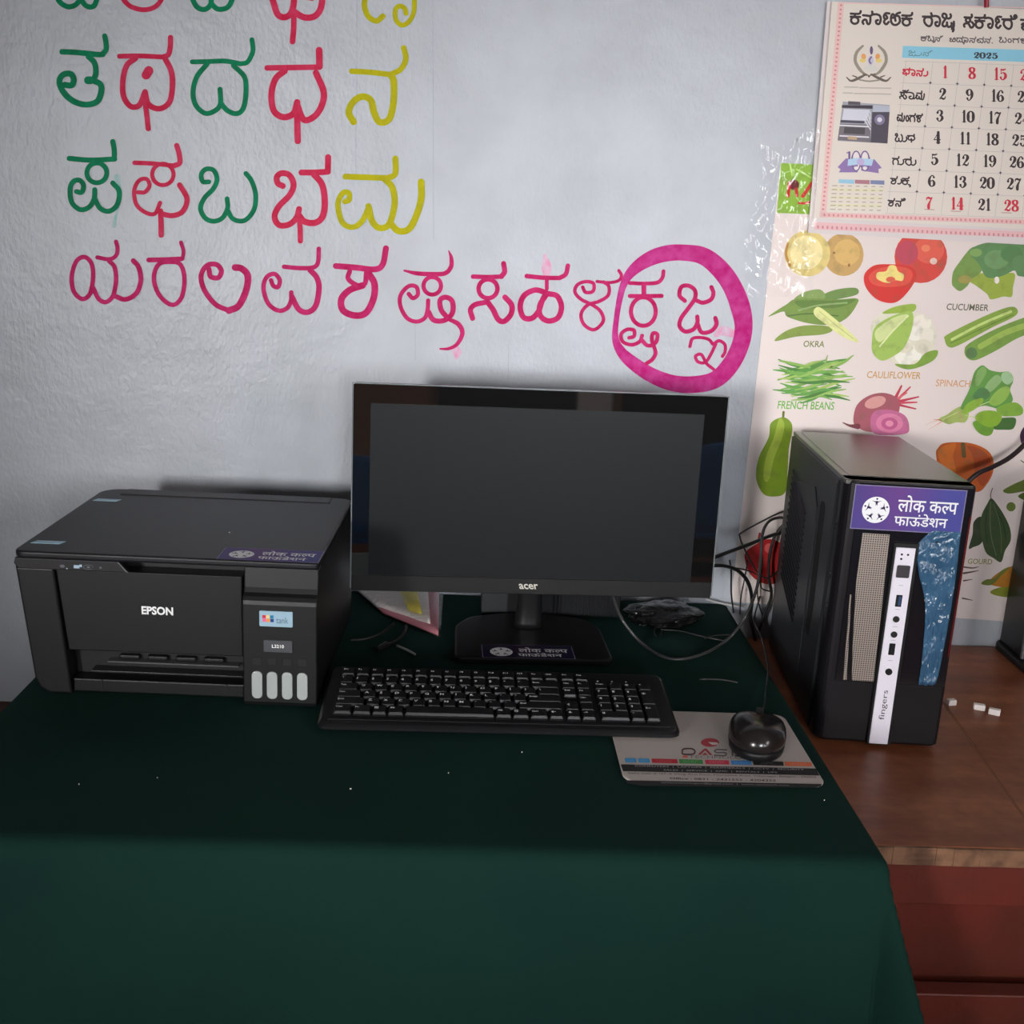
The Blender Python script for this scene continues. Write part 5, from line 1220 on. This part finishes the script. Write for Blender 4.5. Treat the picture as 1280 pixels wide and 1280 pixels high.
def fat_digit(pr, d, x, y, w, h, c, layer=3):
    """thick-and-thin serif numeral in box (x,y,w,h), y down"""
    P = {
     '0': [([(.5, .03, .12), (.18, .2, .26), (.14, .5, .34), (.18, .8, .26), (.5, .97, .12), (.82, .8, .26), (.86, .5, .34), (.82, .2, .26)], True)],
     '1': [([(.55, .02, .34), (.55, .5, .34), (.55, .95, .34)], False), ([(.18, .97, .10), (.92, .97, .10)], False), ([(.18, .16, .08), (.5, .06, .14)], False)],
     '2': [([(.22, .30, .26), (.20, .26, .20), (.30, .10, .12), (.52, .03, .12), (.80, .16, .28), (.78, .36, .32), (.52, .62, .18), (.22, .84, .10)], False), ([(.12, .92, .10), (.35, .86, .18), (.62, .93, .22), (.84, .88, .14), (.92, .70, .07)], False)],
     '3': [([(.20, .24, .26), (.30, .08, .12), (.52, .03, .12), (.78, .15, .26), (.74, .36, .24), (.48, .47, .09)], False), ([(.48, .47, .09), (.78, .56, .24), (.84, .76, .30), (.54, .97, .14), (.28, .92, .12), (.18, .76, .26)], False)],
     '4': [([(.66, .03, .14), (.40, .36, .08), (.08, .68, .08)], False), ([(.06, .70, .10), (.95, .70, .10)], False), ([(.66, .06, .30), (.66, .5, .34), (.66, .95, .34)], False), ([(.40, .97, .08), (.92, .97, .08)], False)],
     '5': [([(.24, .10, .18), (.5, .13, .18), (.82, .07, .14)], False), ([(.22, .08, .08), (.20, .44, .08)], False), ([(.20, .46, .08), (.50, .36, .12), (.82, .52, .28), (.82, .76, .30), (.52, .97, .14), (.26, .92, .14), (.18, .78, .24)], False)],
     '6': [([(.80, .20, .22), (.66, .04, .12), (.44, .06, .12), (.18, .34, .26), (.16, .66, .32), (.30, .92, .16), (.54, .97, .12), (.80, .84, .26), (.82, .64, .28), (.60, .44, .12), (.32, .56, .10)], False)],
     '7': [([(.12, .28, .07), (.18, .12, .14), (.40, .07, .22), (.66, .13, .20), (.90, .06, .12)], False), ([(.90, .08, .10), (.58, .46, .20), (.44, .74, .32), (.44, .96, .30)], False)],
     '8': [([(.5, .03, .12), (.22, .12, .26), (.24, .32, .26), (.5, .46, .20), (.82, .64, .28), (.80, .86, .26), (.5, .97, .12), (.18, .86, .24), (.18, .66, .24), (.48, .48, .14), (.76, .32, .24), (.76, .12, .24)], True)],
     '9': [([(.20, .80, .22), (.34, .96, .12), (.56, .94, .12), (.82, .66, .26), (.84, .34, .32), (.70, .08, .16), (.46, .03, .12), (.20, .16, .26), (.18, .36, .28), (.40, .56, .12), (.68, .44, .10)], False)],
    }[d]
    for pts, closed in P:
        pr.stroke([(x + a * w, y + b * h, q * w * 1.28) for a, b, q in pts], 1, c, layer, closed, 4)
def number(pr, s, cx_, cy_, h, c, wd=.62):
    w = h * wd
    widths = [w * (.72 if ch == '1' else 1.0) for ch in s]
    tot = sum(widths) + (len(s) - 1) * h * .05
    x = cx_ - tot / 2
    for ch, q in zip(s, widths):
        fat_digit(pr, ch, x, cy_ - h / 2 + (x - cx_) * .037, q, h, c); x += q + h * .05
def grid(pr):
    pr.poly([(588, 262), (1500, 292), (1496, 362), (583, 330)], rgb(128, 186, 206), 1)
    kword(pr, [('ja', 1), ('u', .8), ('na', 1), ('hal', .35)], 622, 290, 764, 318, rgb(96, 120, 130), 4, 2, .02)
    for i, ch in enumerate('2025'): fat_digit(pr, ch, 992 + i * 35, 299 + i * 1.2, 32, 33, rgb(56, 58, 70), 2)
    for j in range(8):
        y = 349 + 124.2 * j; x = 590 - 15.4 * (j - .4)
        pr.stroke([(x - 4, y), (1480, y + .035 * (1480 - x))], 2.2, GL, 1)
    for i in range(-1, 6):
        x = 760 + 154 * i
        pr.stroke([(x, 352 + 5.5 * i), (x - 108, 352 + 5.5 * i + 869)], 2.2, GL, 1)
    for i in range(5):
        for j in range(6 if True else 7):
            x, y = 745 + 154 * i - 15.4 * j, 473 + 5.6 * i + 124.3 * j
            pr.poly([(x - 11, y), (x - 3, y - 3), (x, y - 11), (x + 3, y - 3), (x + 11, y), (x + 3, y + 3), (x, y + 11), (x - 3, y + 3)], rgb(76, 62, 76), 2)
cprint('date_grid', 'date grid with a pale blue month bar', grid)
for col in range(5):
    for row in range(7):
        n = 1 + row + 7 * col
        if n > 30 or col > 3 and row > 1: continue
        red = row == 0 or n in (7, 14, 28)
        cprint('date_numeral', 'red date numeral' if red else None, lambda pr: number(pr, str(n), 829 + 154.5 * col - 15.2 * row + (6 if n > 9 else 0), 413 + 5.6 * col + 124.3 * row, 66, RD if red else K_))
D = [([('bha', 1), ('aa', .7), ('na', 1), ('u', .5)], 588, 388, 735, 430, RD), ([('sa', 1), ('oo', 1.1), ('ma', 1.2)], 570, 516, 718, 564, K_), ([('ma', 1.2), ('am', .55), ('ga', 1), ('lla', 1)], 556, 646, 706, 692, K_), ([('ba', 1), ('u', .45), ('dha', 1)], 545, 764, 663, 808, K_),
         ([('ga', 1), ('u', .55), ('ra', 1), ('u', .55)], 528, 894, 668, 940, K_), ([('sha', 1), ('u', .5), ('ka', 1), ('ra2', .05)], 518, 1008, 632, 1050, K_), ([('sha', 1), ('na', 1), ('i', .02)], 504, 1134, 590, 1176, K_)]
for q, x0, y0, x1, y1, c in D: cprint('weekday_name', 'red weekday name' if c is RD else None, lambda pr: kword(pr, q, x0, y0, x1, y1, c, 8.5, 2, .04))
for x, y in ((740, 1196), (890, 1206), (1180, 1215)): cprint('holiday_note', None, lambda pr: pr.stroke([(x - 28, y), (x + 28, y + 2)], 4, rgb(170, 120, 126), 2))
def border(pr, y0=18):
    a, b = rgb(210, 160, 160), rgb(196, 128, 132)
    pr.poly([(218, 16), (252, 17), (148, 1244), (112, 1242)], rgb(214, 178, 174), 1)
    pr.poly([(112, 1212), (1500, 1262), (1500, 1290), (112, 1240)], rgb(212, 172, 170), 1)
    pr.poly([(218, 12), (1500, 48), (1500, 54), (218, 19)], rgb(214, 180, 176), 1)
    for i in range(48):
        t = i / 48; x = 235 - 105 * t; y = 30 + 1190 * t
        pr.ell(x, y, 7, 6, b, 2, n=8)
    for i in range(50):
        x = 140 + 26 * i; pr.ell(x, 1228 + .036 * (x - 140), 6, 8, b, 2, n=8)
cprint('border_print', 'pink patterned border', border)
def emblem(pr):
    g = rgb(140, 132, 118); g2 = rgb(98, 88, 80)
    for s in (-1, 1):
        pr.stroke([(404 + s * 45, 262, 12), (404 + s * 80, 300, 18), (404 + s * 88, 350, 18), (404 + s * 60, 400, 18), (404 + s * 25, 430, 10)], 1, g, 1)
        pr.stroke([(392 + s * 15, 425, 10), (392 + s * 60, 448, 16), (392 + s * 100, 462, 12), (392 + s * 126, 442, 6)], 1, g2, 2)
        pr.stroke([(392 + s * 70, 440, 8), (392 + s * 92, 432, 6)], 1, g2, 2)
        pr.ell(404 + s * 40, 322, 13, 16, rgb(214, 150, 90), 2, .3 * s); pr.ell(404 + s * 46, 345, 18, 12, rgb(214, 192, 112), 2)
    pr.ell(408, 288, 9, 24, rgb(98, 80, 112), 3); pr.ell(404, 345, 17, 26, rgb(186, 180, 200), 2); pr.stroke([(408, 325), (396, 345), (404, 362)], 8, rgb(104, 84, 130), 3)
    pr.poly([(360, 395), (375, 375), (404, 368), (432, 375), (448, 395), (430, 410), (380, 410)], rgb(200, 196, 190), 1)
    pr.stroke([(340, 456), (392, 464), (450, 458)], 9, g, 3); pr.stroke([(360, 422), (388, 430), (394, 440), (402, 430), (430, 422)], 7, g2, 3)
    for y, x0, x1 in ((497, 255, 330), (501, 340, 520), (531, 248, 300), (534, 310, 518)): pr.stroke([(x0, y), (x1, y + .02 * (x1 - x0))], 7, rgb(176, 168, 160), 1)
cprint('emblem', 'grey wreath emblem with orange supporters', emblem)
def photo(pr):
    pr.poly([(245, 580), (512, 600), (500, 820), (215, 805)], rgb(150, 150, 160), 1)
    pr.poly([(275, 578), (345, 582), (345, 600), (275, 598)], rgb(80, 74, 80), 2)
    pr.poly([(240, 600), (415, 602), (415, 622), (238, 616)], rgb(60, 52, 62), 2)
    pr.poly([(250, 622), (400, 628), (380, 690), (240, 684)], rgb(196, 196, 206), 2)
    pr.poly([(232, 686), (370, 692), (365, 706), (230, 700)], rgb(70, 66, 80), 2)
    pr.poly([(228, 706), (400, 712), (405, 815), (215, 800)], rgb(110, 104, 110), 2)
    pr.poly([(255, 725), (372, 730), (370, 768), (248, 762)], rgb(72, 68, 72), 3)
    for y in (712, 772): pr.poly([(226, y), (395, y + 8), (395, y + 16), (226, y + 8)], rgb(206, 204, 208), 3)
    pr.poly([(412, 640), (512, 640), (500, 820), (404, 814)], rgb(72, 66, 78), 3)
    pr.ell(455, 684, 30, 30, rgb(120, 112, 140), 4); pr.ell(455, 684, 14, 14, rgb(200, 196, 206), 5)
    pr.poly([(420, 600), (512, 606), (512, 640), (415, 640)], rgb(168, 172, 184), 3)
    for k in range(4): pr.stroke([(365 + 12 * k, 680 - 14 * k), (402, 740 - 20 * k)], 5, rgb(206, 204, 210), 5)
    pr.poly([(275, 778), (325, 782), (325, 800), (272, 796)], rgb(176, 150, 120), 4)
cprint('machine_photo', 'small printed picture of a printing machine', photo)
def hundred(pr):
    v = rgb(132, 108, 158); v2 = rgb(106, 86, 134)
    pr.poly([(215, 955), (262, 905), (330, 910), (330, 985), (222, 985), (232, 968)], v, 1); pr.poly([(350, 920), (425, 910), (468, 960), (448, 966), (450, 990), (350, 975)], v, 1)
    for cx_ in (321, 371): pr.stroke([(cx_ + 25 * math.cos(a * PI / 5), 920 + 56 * math.sin(a * PI / 5), 7 if a % 5 else 11) for a in range(10)], 1, v2, 3, True)
    for cx_ in (321, 371): pr.ell(cx_, 965, 15, 14, rgb(214, 206, 204), 2)
    for cx_ in (321, 371): pr.ell(cx_, 888, 15, 20, rgb(214, 206, 204), 2)
    pr.stroke([(282, 870), (282, 940)], 12, v2, 2); pr.stroke([(268, 874), (284, 868)], 6, v2, 2)
    pr.poly([(275, 910), (330, 902), (420, 910), (410, 948), (330, 940), (272, 948)], rgb(164, 190, 210), 4); pr.ell(346, 925, 22, 20, rgb(176, 160, 196), 5)
cprint('centenary_logo', 'violet 100 logo with ribbon', hundred)
def minitable(pr):
    for x0, x1, c in ((220, 310, rgb(140, 182, 202)), (314, 398, rgb(160, 112, 120)), (402, 482, rgb(116, 122, 156))):
        pr.poly([(x0, 1024 + .03 * (x0 - 220)), (x1, 1024 + .03 * (x1 - 220)), (x1, 1048 + .03 * (x1 - 220)), (x0, 1046 + .03 * (x0 - 220))], c, 1)
    for j in range(7):
        y = 1060 + 22.5 * j; x0 = 178 - 2 * j; x1 = 478 - 2.5 * j
        if j % 2: pr.poly([(x0, y - 9), (x1, y - 4), (x1, y + 14), (x0, y + 9)], rgb(206, 200, 172), 1)
        for i in range(7):
            x = x0 + 6 + i * (x1 - x0 - 30) / 6
            pr.rect(x, y - 2 + i, x + (30 if i == 0 else 22), y + 4 + i, rgb(168, 160, 140), 2)
cprint('holiday_table', 'tiny holiday table', minitable)
pr = Print(rel(pixmap(930, 160, 6.4, CY2 - .0001), CAL), .00012)
pr.poly([(566, 752), (2900, 858), (2900, 900), (560, 812)], rgb(210, 170, 172), 1)
for i in range(60): pr.ell(592 + i * 38, 792 + .043 * i * 38, 9, 14, rgb(190, 128, 136), 2, n=8)
pr.build('back_border_print', PRINT, ca)

# ================================================================== PACKET, ADAPTER BOX, CABLES
c4 = [hz(436, 735, .012), hz(556, 726, .014), hz(551, 796, .004), hz(478, 762, .006)]
c4[0] = hz(440, 734, .03); 
pk = thing('plastic_packet', 'clear plastic packet of papers with a yellow label, below the left of the monitor', 'packet', (hz(520, 760, 0).x, hz(520, 760, 0).y, T))
PK = Vector(pk.location)
def quadmap(c):
    def f(s, t, h):
        p = (c[0] * (1 - s) + c[1] * s) * (1 - t) + (c[3] * (1 - s) + c[2] * s) * t
        return p + Vector((0, 0, h)) - PK
    return f
# packet spans from behind the monitor to its visible lower corner
A_, B_, C_, D_ = hz(400, 700, .006), hz(556, 700, .006), hz(551, 797, .006), hz(478, 765, .006)
qm = quadmap([A_, B_, C_, D_])
def slab(z0, z1, s0, s1, t0, t1, puff, n=14):
    V = []; 
    for top in (0, 1):
        for j in range(n + 1):
            for i in range(n + 1):
                s = s0 + (s1 - s0) * i / n; t = t0 + (t1 - t0) * j / n
                e = (math.sin(PI * i / n) * math.sin(PI * j / n)) ** .5 if 0 < i < n and 0 < j < n else 0
                wv = .0018 * math.sin(19 * s + 13 * t) * e + .0012 * math.sin(31 * t - 23 * s) * e
                V.append(qm(s, t, (z0 if not top else z1 + puff * e + wv)))
    N_ = (n + 1) ** 2; F = []
    for top in (0, 1):
        for j in range(n):
            for i in range(n):
                q = (j * (n + 1) + i, j * (n + 1) + i + 1, (j + 1) * (n + 1) + i + 1, (j + 1) * (n + 1) + i)
                F.append(tuple(k + top * N_ for k in (q if top else q[::-1])))
    for i in range(n):
        F.append((i, i + 1, N_ + i + 1, N_ + i)); a = n * (n + 1) + i; F.append((a + 1, a, N_ + a, N_ + a + 1))
        b = i * (n + 1); F.append((b + n + 1, b, N_ + b, N_ + b + n + 1)); c = b + n; F.append((c, c + n + 1, N_ + c + n + 1, N_ + c))
    return mesh(V, F)
link('wrapper', slab(-.0045, .004, .0, 1, 0, 1, .010), BAGFILM, pk, smooth=True, label='clear plastic wrapper')
link('folded_paper', slab(-.0015, .0045, .02, .84, .04, .90, .0015), mat('packet_paper', (.85, .78, .74, 1), .6), pk, smooth=True, label='whitish folded paper')
link('pink_insert', slab(-.0035, .0005, .05, .96, .30, .97, .0004), mat('packet_pink', (.55, .20, .24, 1), .5), pk, smooth=True, label='pinkish insert')
link('yellow_label', slab(.0075, .0085, .52, .72, .42, .86, .0003, 4), mat('packet_yellow', (.85, .72, .05, 1), .5), pk, smooth=True, label='yellow label')

rb = thing('ribbed_adapter', 'dark grey ribbed power unit lying behind the monitor stand', 'adapter', (.155, -.072, T + .0010), .02)
RBM = mat('dark_grey_plastic', (.012, .013, .014, 1), .6, spec=.12)
link('body', box(-.115, .108, -.028, .030, 0, .050, .004), RBM, rb)
link('smooth_end', box(-.1155, -.072, -.030, .0, .002, .0505, .003), mat('mid_grey_plastic', (.026, .029, .031, 1), .5, spec=.15), rb)
for i in range(18): link('rib', box(.000 + i * .006, .0032 + i * .006, -.0305, -.0275, .004, .047, .0008, 1), RBM, rb)

def cable(name, label, pts, r, m=CABLE, group='cables behind the monitor and beside the tower', cat='cable', plug=None):
    W = []
    for p in pts:
        W.append(hy(p[1], p[2], p[3]) if p[0] == 'y' else hz(p[1], p[2], p[3]))
    base = Vector((W[len(W) // 2].x, W[len(W) // 2].y, T))
    t_ = thing(name, label, cat, base, 0, group)
    link('lead', tube([w - base for w in W], r, 8, 7), m, t_, smooth=True)
    if plug:
        d = (W[0] - W[1]).normalized()
        link('plug', tube([W[0] - base, W[0] - base + d * .012, W[0] - base + d * .024], lambda t: r * 2.6 * (1 - .3 * t), 8, 2), m, t_)
    return t_
cable('cable', 'long grey cable looping down from under the monitor and up to the tower', [('y', 766, 735, -.16), ('y', 767, 748, -.17), ('y', 778, 775, -.20), ('z', 800, 802, .006), ('z', 826, 820, .005), ('z', 853, 824, .005), ('z', 885, 815, .006), ('z', 912, 797, .010), ('y', 932, 770, -.20), ('y', 946, 735, -.16), ('y', 951, 700, -.12), ('y', 953, 668, -.10), ('y', 961, 652, -.07), ('y', 975, 647, -.045), ('y', 990, 650, -.032)], .0024, CABLE_G)
cable('cable', 'thick black cable running straight from the monitor edge towards the tower', [('y', 880, 702, -.19), ('y', 900, 694, -.17), ('y', 935, 681, -.12), ('y', 965, 669, -.05), ('y', 988, 664, -.030)], .0030)
cable('cable', 'black cable arching over and dropping behind the table beside the monitor', [('y', 884, 708, -.18), ('y', 902, 707, -.15), ('y', 922, 713, -.12), ('y', 935, 728, -.10), ('y', 940, 750, -.08), ('y', 938, 772, -.07), ('y', 944, 800, -.05)], .0030)
cable('cable', 'thin black lead bent into an angular loop by the tower', [('y', 985, 638, -.03), ('y', 970, 643, -.04), ('y', 930, 664, -.04), ('y', 925, 672, -.04), ('y', 936, 697, -.04), ('y', 948, 716, -.04), ('y', 962, 722, -.04), ('y', 985, 700, -.03)], .0014)
cable('cable', 'thin black lead hanging straight down at the monitor edge', [('y', 912, 700, -.05), ('y', 914, 715, -.05), ('y', 914, 740, -.05), ('y', 917, 766, -.05)], .0014)
cable('cable', 'thin black lead hanging just right of the straight one', [('y', 935, 700, -.03), ('y', 931, 722, -.03), ('y', 926, 748, -.03), ('y', 925, 768, -.03)], .0012)
cable('cable', 'black cable curving down close to the tower side', [('y', 980, 655, -.03), ('y', 968, 672, -.03), ('y', 962, 695, -.03), ('y', 961, 720, -.03), ('y', 964, 745, -.03), ('y', 955, 768, -.03), ('y', 948, 790, -.03)], .0026)
cable('cable', 'thin black lead sagging across the poster edge', [('y', 905, 708, -.06), ('y', 930, 712, -.05), ('y', 948, 720, -.04), ('y', 952, 735, -.03), ('y', 965, 740, -.03)], .0012)
cable('cable', 'thin black lead crossing behind the thick cable loop', [('y', 950, 700, -.02), ('y', 947, 745, -.02), ('y', 955, 775, -.02)], .0012)
cable('cable', 'thin grey wire lying on the cloth inside the big loop', [('z', 826, 787, .004), ('z', 850, 789, .003), ('z', 880, 796, .003), ('z', 906, 801, .003)], .0012, CABLE_G)
cable('cable', 'short grey wire crossing the thin wire on the cloth', [('z', 880, 798, .0042), ('z', 896, 794, .004), ('z', 914, 793, .004)], .0009, CABLE_G)
cable('cable', 'thin dark wire on the cloth right of the keyboard', [('z', 874, 849, .002), ('z', 890, 849, .003), ('z', 905, 850, .003), ('z', 922, 853, .002)], .0012, CABLE_G)
cable('cable', 'black cable curving along the wall above the tower to the right', [('y', 1206, 606, -.055), ('y', 1222, 592, -.05), ('y', 1242, 583, -.04), ('y', 1262, 572, -.03), ('y', 1282, 554, -.02), ('y', 1300, 530, -.02)], .0040, mat('dark_maroon_cable', (.02, .010, .014, 1), .4), group='cables at the right')
cable('cable', 'black cable lying on the cloth between printer and monitor', [('z', 438, 800, .004), ('z', 455, 799, .004), ('z', 475, 793, .005), ('z', 492, 780, .004)], .0020)
cable('cable', 'short black cable end on the cloth left of the stand', [('z', 484, 806, .004), ('z', 497, 800, .004), ('z', 506, 790, .004), ('z', 508, 782, .004)], .0022, CABLE, plug=True)
cable('cable_tie', 'small pale grey cable tie on the cloth behind the keyboard', [('z', 496, 807, .003), ('z', 508, 812, .004), ('z', 519, 818, .003)], .0018, mat('pale_tie', rgb(120, 122, 122), .3), group='small ties', cat='cable tie')
cable('cable', 'black wire squiggle on the cloth beside the crumpled bag', [('z', 822, 775, .006), ('z', 818, 790, .004), ('z', 823, 798, .004), ('z', 828, 788, .006)], .0012)
# crumpled black plastic bag behind the loop
cbp = hz(828, 768, .01)
def crumple(rx, ry, rz, seed):
    random.seed(seed)
    bm = bmesh.new(); bmesh.ops.create_icosphere(bm, subdivisions=4, radius=1)
    ph = [(Vector((random.gauss(0, 1), random.gauss(0, 1), random.gauss(0, 1))) * 2.4, random.uniform(0, 6)) for _ in range(9)]
    for v in bm.verts:
        n_ = v.co.normalized()
        k = 1 + sum(.10 * abs(math.sin(n_.dot(d) * 1.6 + p)) for d, p in ph) - .35
        v.co = Vector((n_.x * rx * k, n_.y * ry * k, max(0, n_.z * rz * k + rz * .55)))
    return bm_mesh(bm)
cbg = link('crumpled_bag', crumple(.052, .040, .013, 4), DARKWRAP)
cbg.location = (cbp.x + .006, cbp.y + .01, T - .0005); cbg.rotation_euler = (0, 0, .35)
tag(cbg, 'small crumpled black plastic bag on the cloth behind the cable loop', 'plastic bag')
scr = link('white_strip', tube([hy(883, 749, -.012), hy(897, 753, -.014), hy(917, 757, -.014), hy(932, 758, -.012)], .0022, 8, 6, .5), mat('strip_white', (.8, .78, .74, 1), .6), smooth=True)  # thin white strip along the back edge of the cloth
tag(scr, 'narrow curved white strip at the back edge of the cloth beside the monitor', 'paper')
# specks of chalk on the cloth
lint = link('chalk_dust', None or (lambda: (lambda bm: ([box_into(bm, p.x, p.x + s, p.y, p.y + s * .5, T - .0008, T + .0004) for p, s in ((hz(437, 986, 0), .002), (hz(560, 966, 0), .001), (hz(652, 940, 0), .001), (hz(98, 980, 0), .001), (hz(196, 972, 0), .001), (hz(1030, 1000, 0), .001))], bm_mesh(bm))[1])(bmesh.new()))(), CHALK)
tag(lint, 'tiny white specks of chalk dust on the green cloth', 'dust'); lint['kind'] = 'stuff'

# ================================================================== ROOM BEHIND THE CAMERA, furniture added to colour the bezel film's reflections
BLUEP = mat('added_blue_plastic', (0.04, 0.24, 0.62, 1), 0.4)
def added_plastic_chair(x, y, rz, label, k=1.0):
    t_ = thing('added_plastic_chair', label, 'chair', (x, y, 0), rz, 'blue plastic chairs added behind the camera')
    t_.scale = (k, k, k)
    link('added_chair_seat', prism(rrect(-.22, .22, -.21, .21, .05, 5), 'z', .42, .45, .008, 2), BLUEP, t_)
    V = []
    for j in range(9):
        for i in range(11):
            a = (i / 10 - .5) * 1.5; z = .45 + .42 * j / 8
            w = .22 * (1 - .12 * (j / 8) ** 3)
            V.append((math.sin(a) * w * 1.35, -.17 - .05 * math.cos(a) - .10 * j / 8, z - .03 * (abs(i - 5) / 5) ** 2 * (j / 8)))
    o = link('added_chair_backrest', mesh(V, [(j * 11 + i, j * 11 + i + 1, (j + 1) * 11 + i + 1, (j + 1) * 11 + i) for j in range(8) for i in range(10)]), BLUEP, t_, smooth=True)
    md = o.modifiers.new('thick', 'SOLIDIFY'); md.thickness = .008
    for sx in (-1, 1):
        link('added_chair_arm', tube([(sx * .23, -.2, .66), (sx * .25, -.05, .67), (sx * .24, .12, .65), (sx * .22, .17, .44)], .016, 8), BLUEP, t_)
        for sy in (-1, 1): link('leg', tube([(sx * .17, sy * .16, .43), (sx * .21, sy * .21, 0.0)], lambda q: .024 - .006 * q, 8, 2), BLUEP, t_)
added_plastic_chair(-.20, -2.75, PI, 'small blue plastic chair added behind the camera for reflections, left of the other', .74)
added_plastic_chair(1.17, -2.75, PI, 'blue plastic chair added behind the camera for reflections, right of the smaller one', .84)
WOODM = mat('cupboard_wood', (0.42, 0.22, 0.12, 1), 0.5, noise=(6, (0.32, 0.16, 0.08, 1), 6, .35, .7))
cp = thing('added_low_cupboard', 'long low wooden cupboard added behind the camera for reflections', 'cupboard', (.9, -3.75, 0))
link('added_cupboard_carcass', box(-1.6, 1.6, 0, .42, .06, .93, .004), WOODM, cp)
link('added_cupboard_plinth', box(-1.55, 1.55, .03, .40, 0, .06), DARKHOLE, cp)
for i in range(4):
    d_ = link('added_cupboard_door', box(-1.57 + i * .79, -.82 + i * .79, .42, .438, .09, .90, .003), mat('added_cupboard_door_%d' % i, (0.02, 0.022, 0.025, 1) if i in (1, 2) else (0.40, 0.20, 0.10, 1), 0.5), cp)
    link('knob', tube([(-.88 + i * .79, .438, .5), (-.88 + i * .79, .455, .5)], .012, 10, 2), GREY_LINE, d_)
link('added_cupboard_top', box(-1.63, 1.63, -.01, .45, .93, .96, .004), WOODM, cp)
nt = link('added_paper_notice', box(.72, .86, -3.3118, -3.3110, .62, .90), PAPER_CAL); tag(nt, 'white paper notice added on the cupboard doors for reflections', 'notice')
tr = link('added_blue_tray', prism(rrect(1.05, 1.75, -3.72, -3.40, .03, 4), 'z', .9605, 1.02, .006, 2), BLUEP); tag(tr, 'shallow blue plastic tray added on top of the low cupboard for reflections', 'tray')
